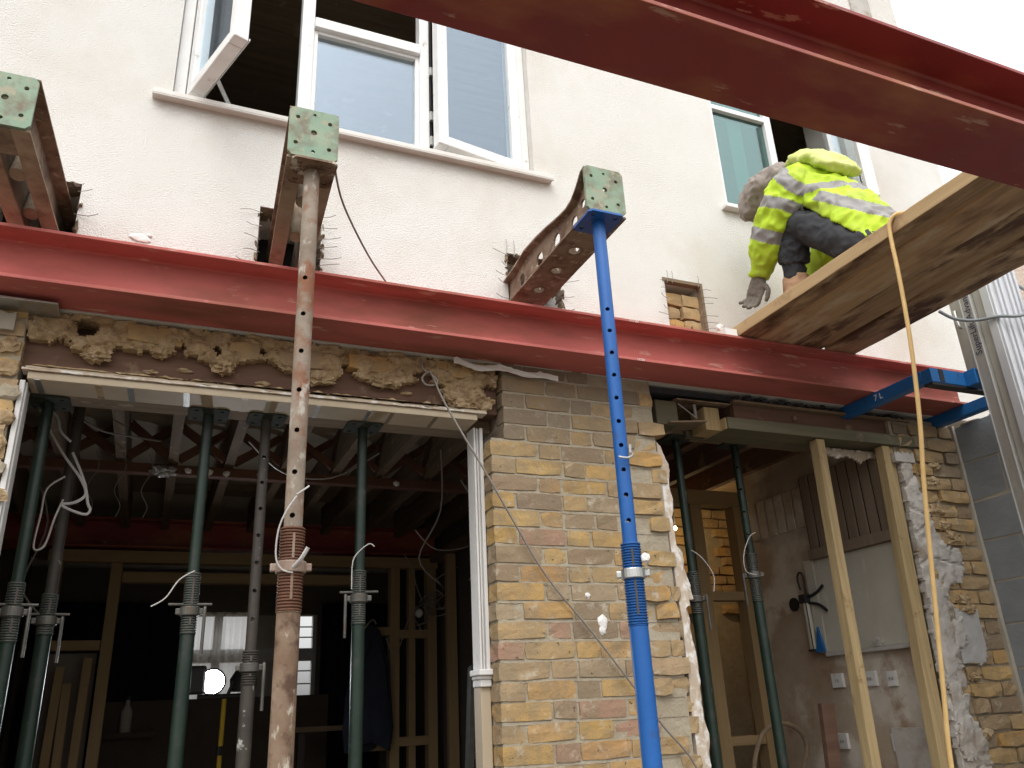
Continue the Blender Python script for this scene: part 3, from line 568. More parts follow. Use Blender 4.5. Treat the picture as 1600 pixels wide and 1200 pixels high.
for i, (xb, L, zb, yy) in enumerate(((-.44, .15, 2.985, .055), (-.10, .20, 3.0, .050), (.45, .17, 2.965, .046), (.74, .20, 2.985, .048), (1.12, .19, 3.0, .048), (.23, .12, 2.975, .046))):
    inst('brick', brick_mesh(L, True), crumb, (xb, yy + .012, zb), rot=(R.uniform(-.08, .08), R.uniform(-.06, .06), R.uniform(-.08, .08)))
for i, (x, z, a, b) in enumerate(((-.285, 2.90, .05, .028), (.155, 2.905, .04, .03), (.52, 2.90, .06, .03), (.80, 2.92, .07, .028), (1.10, 2.89, .045, .05), (1.18, 2.85, .05, .035), (-.07, 2.935, .035, .02), (.40, 2.94, .035, .025))):
    MB().lump((x, .032, z), (a, .026, b), i + 40, 3, .7, 3.2).build('mortar_lump', m_crumb, crumb, own=True)
for i, x in enumerate((-.1, .02, .31, .9)): MB().lump((x, .055, 2.86 + .02 * (i % 2)), (.03, .012, .010), i + 90, 2, .5).build('mortar_lump', m_crumb, crumb, own=True)
st = ragged(1.085, 1.585, 3.004, .026, -.03, -.027, 5, 30, .012)
for v in st.v: v.z += -.02 * ((v.x - 1.085) / .5) + (.006 * math.sin(v.x * 30)); v.y += .008 * math.sin(v.x * 22)
tag(st.build('membrane_strip', m_chalk, None), 'torn strip of white sheeting hanging below the red beam, over the brick pier', 'sheeting')
fl = MB().prism([(-.9, 3.022), (-.42, 3.022), (-.42, 3.030), (-.9, 3.034)], -.10, .10).build('lead_flashing', m_galv, None, bev=.002)
tag(fl, 'grey metal flashing tucked under the left end of the red beam', 'flashing')

# ================================================================== BRICK WALLS
def course_joints(k): return 1.6385 + .0753 * k
pier = thing('brick_pier', 'yellow stock brick pier between the two openings, sooty at the top', 'brick wall', (1.66, .15, 0))
MB().box(1.262, 2.10, .0055, .29, .0, 2.70).box(1.325, 2.09, .0055, .29, 2.70, 3.047).build('mortar_core', m_mortar, pier, own=False)
for k in range(-9, 19):
    z = course_joints(k) + .0375; left = 1.256 if z < 2.70 else 1.318
    rl = 2.125 + .03 * fbm(k * .8, 3.3) - (.03 if z > 2.85 else 0)
    x = left; hd = (k % 2 == 0); i = 0
    while x < rl - .03:
        L = .102 if (hd if i % 2 == 0 else not hd) else .213
        if R.random() < .12 and i > 0: L = .15
        L += R.uniform(-.006, .006)
        if x + L > rl: L = rl - x
        if L < .05: break
        edge = x + L > rl - .16
        inst('brick', brick_mesh(round(L / .01) * .01, edge and R.random() < .65), pier, (x + L / 2, .05 + R.uniform(-.003, .004) + (R.uniform(-.012, .012) if edge else 0), z + R.uniform(-.002, .002)),
             rot=(R.uniform(-.012, .012), R.uniform(-.012, .012), R.uniform(-.012, .012)))
        x += L + .010; i += 1
# mortar smears proud of the joints
for k in range(-4, 19):
    z = course_joints(k) - .002; lft = 1.266 if z < 2.70 else 1.325
    ragged(lft, 2.09, z - .006, .011, .003, .012, k + 60, 46, .007).build('mortar_bed', m_mortar, pier)
outl = [(2.085, 2.78), (2.12, 2.76), (2.15, 2.70), (2.175, 2.66), (2.16, 2.60), (2.165, 2.45), (2.15, 2.42), (2.16, 2.36), (2.155, 2.28), (2.19, 2.24), (2.185, 2.17), (2.205, 2.10), (2.215, 2.03), (2.175, 2.02), (2.18, 1.93), (2.19, 1.84), (2.20, 1.72), (2.19, 1.60), (2.205, 1.48), (2.20, 1.36), (2.20, 1.30), (2.13, 1.30), (2.12, 1.6), (2.13, 1.9), (2.11, 2.2), (2.09, 2.5)]
fine = []
for a, b in zip(outl, outl[1:] + outl[:1]):
    for t in range(4):
        q = (a[0] + (b[0] - a[0]) * t / 4, a[1] + (b[1] - a[1]) * t / 4); fine.append((q[0] + .010 * fbm(q[1] * 18, q[0] * 9), q[1] + .008 * fbm(q[0] * 20, q[1] * 15)))
MB().prism(fine, .035, .058).build('plaster_edge', m_plast, pier, bev=.003)
MB().prism([(2.12 + (x - 2.12) * .6, z - .03) for x, z in fine], .010, .036).build('plaster_edge', m_plast, pier, bev=.003)
for i, (x, z, s) in enumerate(((1.727, 1.935, .024), (1.722, 1.90, .016), (1.665, 2.04, .011))):
    MB().lump((x, .0, z), (s, .008, s * 1.15), 150 + i, 2, .5).build('plaster_blob', m_chalk, pier, own=True)

lj = thing('brick_wall', 'broken brick and grey render edge left of the wide opening', 'brick wall', (-.8, .1, 0), 'brick stubs beside the openings')
MB().box(-1.6, -.522, .012, .3, 0, 3.02).build('mortar_core', m_mortar, lj)
for k in range(-5, 19):
    z = course_joints(k) + .0375; x = -.514 - .012 * R.random()
    for i in range(2):
        L = .102 if (k + i) % 2 else .213
        inst('brick', brick_mesh(round(L / .01) * .01, True), lj, (x - L / 2, .052 + R.uniform(-.01, .008), z)); x -= L + .01
for i in range(12):
    MB().lump((-.535 + R.uniform(-.03, .02), .0, 1.9 + i * .09), (.035, .014, .03), 200 + i, 2, .5).build('mortar_lump', m_mortar if i % 3 == 0 else m_crumb, lj, own=True)
ragged(-1.5, -.555, 2.94, .07, -.02, .02, 31, 40, .02).build('render_edge', m_bmort, lj)

nib = thing('brick_wall', 'stub of yellow brickwork half covered in rough grey plaster, right of the narrow opening', 'brick wall', (3.85, .1, 0), 'brick stubs beside the openings')
MB().box(3.62, 4.085, .014, .30, 0, 3.02).build('mortar_core', m_mortar, nib)
for k in range(-6, 18):
    z = course_joints(k) + .036; x = 4.078; i = 0
    while x > 3.66:
        L = .102 if (k + i) % 2 else .213
        if x - L < 3.64: L = x - 3.64
        if L < .06: break
        inst('brick', brick_mesh(round(L / .01) * .01, R.random() < .55), nib, (x - L / 2, .05 + R.uniform(-.012, .006), z + R.uniform(-.003, .003)), rot=(R.uniform(-.03, .03), R.uniform(-.03, .03), R.uniform(-.03, .03)))
        x -= L + .011; i += 1
def edge_poly(pts, seed, n=5, a=.012):
    out = []
    for p, q in zip(pts, pts[1:] + pts[:1]):
        for t in range(n):
            u = (p[0] + (q[0] - p[0]) * t / n, p[1] + (q[1] - p[1]) * t / n); out.append((u[0] + a * fbm(u[1] * 14 + seed, u[0] * 9), u[1] + a * fbm(u[0] * 15, u[1] * 14 + seed)))
    return out
rough_sheet([(3.625, 2.80), (3.69, 2.76), (3.73, 2.60), (3.77, 2.40), (3.80, 2.30), (3.90, 2.30), (3.91, 2.20), (3.86, 2.12), (3.76, 2.10), (3.77, 1.98), (3.80, 1.95), (3.80, 1.82), (3.72, 1.80), (3.73, 1.60), (3.70, 1.50), (3.76, 1.40), (3.78, 1.15), (3.575, 1.15), (3.58, 1.8)], -.014, .011, .010, 2, .035, (), 9, .014, 3).build('plaster_coat', m_gplast, nib, own=True)
rough_sheet([(3.59, 2.12), (3.70, 2.10), (3.71, 1.80), (3.66, 1.66), (3.69, 1.50), (3.66, 1.30), (3.59, 1.30)], -.024, .007, .011, 8, .014, (), 9, .02).build('plaster_coat', m_gplast, nib, own=True)
rough_sheet([(3.76, 1.985), (3.925, 1.985), (3.93, 1.80), (3.90, 1.72), (3.73, 1.73)], -.010, .004, .012, 5, .03, (), 8, .005).build('plaster_coat', m_bpatch, nib, own=True)
rough_sheet([(3.10, 2.83), (3.62, 2.835), (3.60, 2.79), (3.52, 2.80), (3.44, 2.765), (3.38, 2.80), (3.28, 2.785), (3.18, 2.805)], .085, .006, .009, 17, .015, (), 12, .01).build('plaster_lip', m_plast, nib, own=True)
ragged(3.58, 3.72, 2.755, .05, -.02, .12, 44, 24, .03).build('plaster_lip', m_gplast, nib)
for i, (x, z, a) in enumerate(((3.83, 2.66, .05), (3.80, 2.50, .06), (3.84, 2.42, .05), (3.88, 2.36, .06), (3.84, 2.04, .05), (3.86, 1.99, .06), (3.80, 1.66, .03), (3.78, 1.40, .04), (3.88, 2.75, .04))):
    MB().lump((x, .0, z), (a, .022, a * .6), 300 + i, 3, .55).build('mortar_lump', m_crumb, nib, own=True)
MB().prism(edge_poly([(4.078, 3.0), (4.098, 3.0), (4.098, 1.1), (4.074, 1.1)], 3, 14, .006), -.014, .02).build('mortar_fillet', m_bmort, nib)

blk = thing('block_wall', 'grey concrete block side wall running out behind the lift mast on the right', 'block wall', (4.2, -.7, 0))
MB().box(4.106, 4.21, -2.7, .30, 0, 2.985).build('mortar_core', m_bmort, blk)
BM = []
for s in range(5):
    me = rock_brick(.10, .43, .206, 900 + s, .0015).mesh('block'); me.materials.append(m_block); BM.append(me)
for k in range(-9, 1):
    zc = 2.777 + .2165 * k + .108
    for i in range(6):
        yc = -.225 - i * .44 + (.22 if k % 2 else 0)
        if yc < .2: inst('block', BM[R.randrange(5)], blk, (4.15, yc - .0, zc), rot=(0, 0, 0))
for i in range(3): MB().lump((4.14, -.1 - .2 * i, 2.995), (.05, .08, .012), 400 + i, 2, .4).build('mortar_lump', m_chalk if i == 1 else m_bmort, blk, own=True)
nb = MB().box(4.66, 7, -.15, 1.2, 0, 4.14).build('neighbour_wall', m_pebble)
tag(nb, 'pinkish pebble dashed wall of the house next door, behind the lift mast', 'wall')

# ================================================================== RIGHT OPENING head
lt = thing('timber_lintel', 'stack of green and brown timbers carrying the head of the narrow right opening', 'lintel', (3.1, .1, 2.8), 'lintels over the openings')
MB().box(2.515, 3.765, -.012, .20, 2.848, 2.908).build('green_timber', m_gtim, lt, bev=.003)
MB().box(2.506, 2.514, .0, .19, 2.85, 2.906).build('sawn_end', m_stud, lt)
MB().box(2.60, 3.79, .035, .22, 2.911, 3.005).build('brown_timber', m_ltim, lt, bev=.003)
MB().box(2.58, 3.775, .0, .03, 2.998, 3.010).build('ledge_strip', m_btim, lt)
MB().box(2.14, 3.56, .24, .33, 2.885, 2.955).build('head_plate', m_btim, lt, bev=.003)
MB().box(2.42, 3.56, .205, .236, 2.862, 2.90).build('head_plate', m_gtim, lt, bev=.003)
MB().box(2.145, 2.27, .05, .20, 2.86, 2.985).build('packing_block', m_gtim, lt, bev=.004)
MB().box(2.42, 2.51, .04, .16, 2.85, 2.97).build('packing_block', m_stud, lt, bev=.004)
MB().add([(2.25, .02, 2.985), (2.56, .0, 2.978), (2.56, .2, 2.99), (2.25, .2, 2.99), (2.25, .02, 2.991), (2.56, .0, 2.984), (2.56, .2, 2.996), (2.25, .2, 2.996)], [(0, 3, 2, 1), (4, 5, 6, 7), (0, 1, 5, 4), (1, 2, 6, 5), (2, 3, 7, 6), (3, 0, 4, 7)]).build('steel_strap', m_rust, lt)
MB().add([(2.2, .02, 2.86), (2.40, .0, 2.875), (2.41, .14, 2.88), (2.2, .16, 2.86), (2.2, .02, 2.868), (2.40, .0, 2.883), (2.41, .14, 2.888), (2.2, .16, 2.868)], [(0, 3, 2, 1), (4, 5, 6, 7), (0, 1, 5, 4), (1, 2, 6, 5), (2, 3, 7, 6), (3, 0, 4, 7)]).build('packing_slip', m_btim, lt)
MB().tube([(2.27, .04, 2.97), (2.33, .04, 2.93), (2.37, .04, 2.90)], .004, 6).tube([(2.365, .04, 2.975), (2.37, .045, 2.93), (2.372, .045, 2.905)], .008, 6).build('wire_tie', m_wire, lt)
MB().lump((2.98, .03, 2.955), (.018, .012, .016), 77, 2).build('bolt_head', m_rust, lt)
rub = MB()
for i in range(46):
    x = R.uniform(2.6, 3.78); rub.lump((x, .03 + R.uniform(-.02, .03), 3.022 + R.uniform(-.004, .010)), (R.uniform(.012, .035), .03, R.uniform(.008, .018)), 500 + i, 1, .5)
rub.build('rubble', m_felt, lt)['kind'] = 'stuff'
MB().box(2.10, 2.62, .03, .2, 3.012, 3.04).build('felt_strip', m_felt, lt)

# ================================================================== CEILING inside
cf = thing('joist_ceiling', 'open ceiling of old joists with crossed struts inside the left room', 'ceiling', (.5, 1.6, 2.9))
MB().box(-1.0, 2.0, .33, 5.55, 3.095, 3.115).build('ceiling_board', m_deck, cf)
JX = [-.80, -.50, -.225, .022, .30, .59, .87, 1.12, 1.40, 1.68, 1.93]
jm = MB().box(-.024, .024, -1.36, 1.36, -.10, .10).mesh('joist'); jm.materials.append(m_joist)
for x in JX: inst('joist', jm, cf, (x, 1.68, 2.995))
for a, b in zip(JX, JX[1:]):
    for s in (0, 1):
        xa, xb = a + .026, b - .026; za, zb = (2.915, 3.075) if s else (3.075, 2.915)
        MB().bar((xa, 1.33 + s * .05, za), (xb, 1.33 + s * .05, zb), .035, .04).build('strut', m_strut, cf)
for y in (.62, 1.0): MB().box(-.05 + .0, .27, y, y + .03, 2.95, 3.0).build('strut', m_strut, cf) if y > 9 else None
for a, b in zip(JX[2:-1], JX[3:]):
    MB().box(a + .026, b - .026, 2.3 + R.uniform(-.3, .3), 2.34 + R.uniform(.3, .35), 3.055, 3.092).build('noggin', m_btim, cf)
MB().box(-1.0, 2.0, 1.40, 1.46, 2.842, 2.892).build('cross_strap', m_strut, cf, bev=.003)
MB().box(-.55, 1.32, .155, .265, 2.772, 2.885).build('head_plate', m_btim, cf, bev=.004)
for i in range(6): MB().lump((R.uniform(-.1, 1.5), 1.39, 2.86), (.02, .012, .018), 600 + i, 1, .5).build('plaster_dab', m_chalk, cf, own=True)
fo = MB().lump((-.02, 1.375, 2.845), (.055, .02, .03), 611, 3, .6, 4).build('foil_scrap', m_foil); tag(fo, 'crumpled silver foil scrap caught on the dark ceiling strap', 'foil')
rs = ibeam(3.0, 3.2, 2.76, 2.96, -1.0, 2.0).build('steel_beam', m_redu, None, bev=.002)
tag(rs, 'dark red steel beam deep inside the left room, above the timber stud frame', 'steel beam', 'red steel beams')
c2 = thing('joist_ceiling', 'bare dark joists over the narrow right room', 'ceiling', (2.9, 1.2, 3))
MB().box(2.11, 4.3, .33, 2.45, 3.10, 3.116).build('ceiling_board', m_btim, c2)
for x in (2.36, 2.72, 3.08, 3.44): MB().box(x - .025, x + .025, .335, 2.44, 2.96, 3.099).build('joist', m_ltim, c2)

# ================================================================== STUDWORK inside
sp = thing('stud_partition', 'dusty timber stud frame across the back of the left room, with wide doorway', 'stud frame', (.6, 3.05, .15), 'timber stud frames')
def st_(x, z0, z1, lean=0, w=.07, y0=3.02, y1=3.11, p=sp, m_=m_studi):
    MB().add([(x - w / 2, y0, z0), (x + w / 2, y0, z0), (x + w / 2, y1, z0), (x - w / 2, y1, z0), (x - w / 2 + lean, y0, z1), (x + w / 2 + lean, y0, z1), (x + w / 2 + lean, y1, z1), (x - w / 2 + lean, y1, z1)],
             [(0, 3, 2, 1), (4, 5, 6, 7), (0, 1, 5, 4), (1, 2, 6, 5), (2, 3, 7, 6), (3, 0, 4, 7)]).build('stud', m_, p, bev=.002, own=True)
def rl_(x0, x1, z0, z1, y0=3.021, y1=3.109, p=sp, m_=m_studix): MB().box(x0, x1, y0, y1, z0, z1).build('rail', m_, p, bev=.002, own=True)
st_(-.64, .16, 2.66, .04); st_(-.245, .16, 2.66, .0); rl_(-.66, 2.0, 2.662, 2.74); rl_(-.205, 1.36, 2.53, 2.60); rl_(-.60, -.285, 2.10, 2.16)
for x in (1.40, 1.665, 1.95): st_(x, .16, 2.66)
st_(1.80, .16, 2.66, w=.05, y0=3.04); rl_(1.435, 1.628, 2.17, 2.23); rl_(1.70, 1.915, 2.15, 2.21); rl_(1.435, 1.628, 1.40, 1.46); rl_(1.70, 1.915, 1.42, 1.48)
sp2 = thing('stud_partition', 'timber stud frame along the right side of the left room', 'stud frame', (1.98, 1.8, .15), 'timber stud frames')
for y in (1.2, 1.9, 2.6): MB().box(1.93, 2.0, y, y + .05, .16, 2.70).build('stud', m_studi, sp2, bev=.002, own=True)
MB().box(1.93, 2.0, .6, 3.0, 2.702, 2.76).build('rail', m_joist, sp2); MB().box(1.93, 2.0, 1.26, 1.89, 2.3, 2.36).build('rail', m_joist, sp2)
wm = MB().box(-.58, -.30, 3.14, 3.15, .16, 2.09).build('wall_lining_board', m_room); tag(wm, 'dull lining board behind the left bay of the stud frame', 'board')
for i, (x, l, z) in enumerate(((-.52, .03, 2.0), (-.42, -.02, 1.9), (-.36, .02, 2.05))):
    tag(MB().bar((x, 2.98, .16), (x + l, 3.0, z), .05, .03, (0, 1, 0)).build('leaning_batten', m_studi), ['narrow batten leaning in the left bay of the stud frame, nearest the post', 'short batten leaning in the middle of the left stud bay', 'batten leaning at the right side of the left stud bay'][i], 'batten', 'battens leaning on the stud frame')
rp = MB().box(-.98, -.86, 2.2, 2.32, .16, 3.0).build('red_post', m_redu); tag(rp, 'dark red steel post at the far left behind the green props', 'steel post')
# right room
fs = thing('door_stud', 'pale new timber stud leaning in the middle of the narrow opening', 'timber stud', (3.03, .0, 0), 'new timber studs in the right opening')
MB().add([(3.003, 0.0, 0.16), (3.056, 0.0, 0.16), (3.056, 0.055, 0.16), (3.003, 0.055, 0.16), (3.073, 0.0, 2.845), (3.126, 0.0, 2.845), (3.126, 0.055, 2.845), (3.073, 0.055, 2.845)], [(0, 3, 2, 1), (4, 5, 6, 7), (0, 1, 5, 4), (1, 2, 6, 5), (2, 3, 7, 6), (3, 0, 4, 7)]).build('stud', m_stud, fs, bev=.003)
fs2 = thing('door_stud', 'pale new timber stud pair beside the grey plastered wall edge', 'timber stud', (3.45, 0, 0), 'new timber studs in the right opening')
MB().add([(3.385, 0.0, 0.16), (3.435, 0.0, 0.16), (3.435, 0.055, 0.16), (3.385, 0.055, 0.16), (3.525, 0.0, 2.845), (3.575, 0.0, 2.845), (3.575, 0.055, 2.845), (3.525, 0.055, 2.845)], [(0, 3, 2, 1), (4, 5, 6, 7), (0, 1, 5, 4), (1, 2, 6, 5), (2, 3, 7, 6), (3, 0, 4, 7)]).build('stud', m_stud, fs2, bev=.003)
MB().add([(3.438, 0.012, 0.16), (3.475, 0.012, 0.16), (3.475, 0.055, 0.16), (3.438, 0.055, 0.16), (3.578, 0.012, 2.845), (3.612, 0.012, 2.845), (3.612, 0.055, 2.845), (3.578, 0.055, 2.845)], [(0, 3, 2, 1), (4, 5, 6, 7), (0, 1, 5, 4), (1, 2, 6, 5), (2, 3, 7, 6), (3, 0, 4, 7)]).build('stud', m_stud, fs2, bev=.002)
sp3 = thing('stud_partition', 'dark timber door frame deep in the narrow right room, warm light beyond', 'stud frame', (3.2, 1.3, .15), 'timber stud frames')
for x, w_ in ((3.17, .085), (3.50, .07), (2.72, .07)): st_(x, .16, 2.80, w=w_, y0=1.24, y1=1.33, p=sp3)
rl_(2.15, 3.56, 2.802, 2.90, 1.241, 1.329, sp3); rl_(3.215, 3.463, 2.195, 2.25, 1.245, 1.325, sp3); rl_(2.76, 3.125, 1.92, 1.98, 1.245, 1.325, sp3); rl_(3.215, 3.463, 1.36, 1.41, 1.245, 1.325, sp3)
st_(3.30, .16, 2.6, w=.045, y0=1.9, y1=1.96, p=sp3, m_=m_stud)
wl = MB().box(2.40, 3.12, 1.36, 1.37, .16, 1.90).build('wall_lining_board', m_gplast); tag(wl, 'pale plasterboard sheet behind the dark door frame in the right room', 'board')
bw2 = thing('brick_wall', 'warmly lit yellow brick wall seen through the dark inner door frame', 'brick wall', (3.7, 2.4, 0), 'brick stubs beside the openings')
MB().box(3.2, 4.29, 2.40, 2.448, .16, 3.05).build('mortar_core', m_mortar, bw2)
for k in range(8, 19):
    x = 3.25 + (.06 if k % 2 else 0)
    while x < 4.2:
        if R.random() < .75: inst('brick', brick_mesh(.21, True), bw2, (x + .105, 2.40, course_joints(k) + .0375))
        x += .222
# side wall of right room: boarded window, sheet, sockets, laths
sw = thing('boarded_window', 'side window closed with dark upright boards above a cream sheet, between the pale studs', 'window', (3.575, .4, 1.8))
for i in range(8):
    y = .085 + i * .078; MB().box(3.556, 3.572, y, y + .066, 2.41, 2.85).build('board', m_slat, sw, bev=.004)
    MB().box(3.565, 3.579, y + .066, y + .078, 2.41, 2.85).build('groove', m_hole, sw)  # black strip painted for the shaded gap between boards
MB().box(3.53, 3.578, .07, .70, 2.352, 2.41).build('rail', m_slat, sw, bev=.003)
MB().box(3.56, 3.578, .072, .705, 1.84, 2.35).build('sheet', m_sheet, sw)
MB().box(3.545, 3.579, .06, .72, 1.815, 1.838).build('sill', m_gplast, sw, bev=.003)
MB().box(3.553, 3.5785, .707, .775, 1.84, 2.36).build('reveal_strip', m_sheet, sw)
for i in range(9):
    y = .46 + i * .085
    tag(MB().box(3.563, 3.579, y, y + .068, 2.56 + .02 * fbm(i, 3), 2.80).build('lath_board', m_side, None, bev=.003), '%s short bare lath board from the left along the top of the stripped side wall' % ['ninth', 'eighth', 'seventh', 'sixth', 'fifth', 'fourth', 'third', 'second', 'first'][i], 'board', 'lath boards on the stripped wall')
def socket(y, z, w_, h_, lab):
    t = thing('socket_plate', lab, 'socket', (3.575, y, z), 'socket plates on the stripped wall')
    MB().box(3.562, 3.5795, y - w_ / 2, y + w_ / 2, z - h_ / 2, z + h_ / 2).build('plate', m_frame, t, bev=.003)
    MB().box(3.560, 3.5625, y - .012, y - .004, z - .008, z + .008).box(3.560, 3.5625, y + .006, y + .014, z - .008, z + .008).build('screw', m_galv, t)
socket(.685, 1.685, .085, .075, 'white socket plate left of the middle stud, upper row')
socket(.447, 1.682, .09, .075, 'white socket plate centred under the cream sheet, between the two studs')
socket(.30, 1.675, .06, .075, 'white socket plate tucked against the right stud')
socket(.525, 1.684, .05, .075, 'white socket plate half behind the right edge of the middle stud')
socket(.727, 1.374, .075, .08, 'white socket plate low on the wall, left of the middle stud')
socket(.335, 1.372, .09, .085, 'white socket plate low on the wall, between the two studs')
MB()
vb = MB().lump((3.555, .33, 1.855), (.02, .04, .03), 41, 2, .4).build('plaster_lump', m_gplast); tag(vb, 'small lump of plaster on the sill under the cream sheet', 'rubble')
pipe = MB().tube([(3.60, .938, 2.13), (3.57, .938, 2.13)], .04, 14, False).build('pipe_hole', m_hole); tag(pipe, 'round black pipe hole in the stripped plaster wall', 'hole')  # black plug painting the darkness of an open pipe hole
gun = thing('sealant_gun', 'black sealant gun hanging from a nail on the stripped wall', 'sealant gun', (3.54, .79, 2.0))
MB().tube([(3.545, .80, 2.13), (3.545, .80, 1.86)], .022, 12, False).build('cartridge', m_sheet, gun)
MB().tube([(3.545, .80, 2.14), (3.545, .79, 2.27), (3.545, .815, 2.30), (3.545, .84, 2.27), (3.545, .83, 2.2)], .006, 6).build('rod', m_black, gun)
MB().box(3.515, 3.575, .772, .828, 2.12, 2.17).box(3.52, 3.57, .776, .824, 1.85, 1.862).box(3.518, 3.524, .776, .782, 1.86, 2.12).build('frame', m_black, gun, bev=.003)
MB().tube([(3.545, .78, 2.15), (3.545, .70, 2.17), (3.54, .64, 2.20)], .009, 6).tube([(3.545, .78, 2.12), (3.545, .70, 2.10), (3.54, .64, 2.06)], .009, 6).build('trigger', m_black, gun)
bs = MB().prism([(.71, 1.84), (.78, 1.84), (.74, 1.98)], 3.535, 3.55, 'X').build('blue_scrap', m_fork); tag(bs, 'blue triangular scrap on the sill behind the middle stud', 'scrap')
rg = MB().tube([(3.55, .50 + .045 * math.cos(a * .5), 2.17 + .028 * math.sin(a * .5)) for a in range(0, 13)], .0024, 6).build('wire_ring', m_wire); tag(rg, 'thin wire ring hanging against the cream sheet', 'wire')
hz = MB().tube([(3.06, .9, 1.15), (3.09, .9, 1.30), (3.16, .9, 1.42), (3.25, .9, 1.475), (3.34, .9, 1.475), (3.43, .9, 1.43), (3.46, .9, 1.34), (3.40, .9, 1.22), (3.38, .9, 1.1)], .013, 8).build('hose', m_btim); tag(hz, 'brown hose looped upright on the right room floor', 'hose')
lp = MB().bar((3.30, .62, .16), (3.375, .60, 1.57), .085, .03, (0, 1, 0)).build('leaning_plank', m_ltim); tag(lp, 'brown plank leaning against the stripped wall behind the middle stud', 'plank')
ps = MB().box(3.555, 3.579, .12, .36, 1.0, 1.44).build('plaster_patch', m_gplast); tag(ps, 'pale square plaster patch low on the stripped wall', 'plaster')
bk = MB().lathe([(.0, 0), (.10, 0), (.125, .24), (.118, .24), (.095, .01)], (2.75, .95, 1.22), 16, False).build('bucket', m_black); tag(bk, 'black bucket at the foot of the right room', 'bucket')
tag(MB().box(2.45, 3.0, .8, 1.15, .16, 1.215).build('work_stand', m_btim), 'rough timber stand under the black bucket', 'stand')
wb_ = thing('light_bulb', 'small lit bulb glowing in the warm room behind the green prop', 'bulb', (3.52, 2.0, 2.82))
MB().lump((3.52, 2.0, 2.82), (.013, .013, .017), 1, 2, 0).build('bulb', m_warmbulb, wb_, smooth=True)
MB().tube([(3.52, 2.0, 2.85), (3.52, 2.0, 3.09)], .006, 6, False).build('flex', m_black, wb_)
pl = bpy.data.lights.new('bulb_glow', 'POINT'); pl.energy = 5; pl.color = (1, .72, .36); pl.shadow_soft_size = .03
po = bpy.data.objects.new('bulb_glow', pl); COL.objects.link(po); po.location = (3.50, 1.93, 2.80)

# ================================================================== FRONT ROOM at the far end
fw = thing('bay_window', 'bright front window with net curtains at the far end of the left room', 'window', (.95, 5.6, 1.85))
f = MB()
for x0, x1 in ((.332, .37), (.575, .65), (.90, .97), (1.33, 1.375), (1.52, 1.558)): f.box(x0, x1, 5.62, 5.70, 1.852, 2.618)
f.box(.37, 1.52, 5.63, 5.69, 2.18, 2.30); f.build('frame', m_frame, fw)
MB().box(.972, 1.328, 5.625, 5.66, 2.302, 2.618).box(.972, 1.328, 5.625, 5.66, 1.852, 2.178).build('panel', m_sheet, fw)
MB().box(.372, 1.518, 5.655, 5.66, 1.853, 2.179).build('pane', glass('front_glass', (.9, .9, .9), .05, (.95, .95, .95)), fw)
for z in (1.96, 2.08, 2.40, 2.5): MB().box(1.376, 1.519, 5.64, 5.655, z, z + .012).build('glazing_bar', m_frame, fw)
def curtain(x0, x1, z0, z1, y, seed):
    n = 60; P = [(x0 + (x1 - x0) * i / n, y + .02 * math.sin(i * .95 + seed) + .012 * math.sin(i * .37)) for i in range(n + 1)]
    return MB().add([(p[0], p[1], z0) for p in P] + [(p[0], p[1], z1) for p in P], [(i, i + 1, n + 2 + i, n + 1 + i) for i in range(n)])
nc = curtain(.34, .95, 1.86, 2.64, 5.56, 1).build('net_curtain', m_net, None, True); tag(nc, 'pleated white net curtain hanging in the far bay window', 'curtain')
for i, (a, b) in enumerate(((-.98, .31), (1.58, 2.28))):
    d = curtain(a, b, .2, 2.72, 5.50, 3 + i).build('drape', m_drape, None, True); tag(d, ['dark heavy drape covering the wall left of the far window', 'dark heavy drape covering the wall right of the far window'][i], 'curtain')
hb = MB().box(-.32, 1.50, 4.6, 4.63, .16, 1.83).build('hardboard_sheet', m_hardb); tag(hb, 'brown hardboard sheet standing below the far window', 'board')
tb = thing('workbench', 'dark workbench with bottles standing beyond the stud frame', 'workbench', (1.4, 3.9, .15))
MB().box(1.05, 1.85, 3.6, 4.1, 1.54, 1.575).build('top', m_btim, tb); MB().box(1.1, 1.15, 3.65, 3.7, .16, 1.538).build('leg', m_dark, tb); MB().box(1.72, 1.77, 3.65, 3.7, .16, 1.538).build('leg', m_dark, tb)
def bottle(x, y, z, lab, s=1, m_=m_frame):
    t = thing('bottle', lab, 'bottle', (x, y, z), 'bottles left inside')
    MB().lathe([(.0, 0), (.035 * s, 0), (.036 * s, .13 * s), (.014 * s, .17 * s), (.013 * s, .20 * s)], (x, y, z), 14).build('body', m_, t, True)
    MB().lathe([(.015 * s, .201 * s), (.015 * s, .225 * s)], (x, y, z), 12).build('cap', m_black, t, True)
bottle(1.50, 3.75, 1.577, 'clear bottle on the dark workbench, behind the jacket', 1, m_frame); bottle(1.60, 3.8, 1.577, 'white bottle at the right end of the dark workbench', .8, m_frame)
bottle(-.10, 4.55, 1.60, 'pale spray bottle on the ledge left of the work light', 1.2, m_sheet); MB()
tag(MB().box(-.3, .12, 4.45, 4.598, 1.56, 1.598).build('ledge', m_hardb), 'narrow brown ledge on the hardboard under the spray bottle', 'shelf')
wl_ = thing('work_light', 'bright round site work light on a yellow pole, standing in the left room', 'work light', (.40, 2.4, .15))
aim = Vector((0, -3.1, 1.6)); lc = Vector((.378, 2.40, 1.858)); dd = (aim - lc).normalized()
q = dd.to_track_quat('Z', 'Y').to_matrix().to_4x4()
def oriented(mb, M4):
    for i, v in enumerate(mb.v): mb.v[i] = M4 @ v
    return mb
M4 = Matrix.Translation(lc) @ q
oriented(MB().lathe([(.0, .004), (.066, .004), (.066, .010), (.0, .010)], n=28, cap=False), M4).build('lens', m_led, wl_)
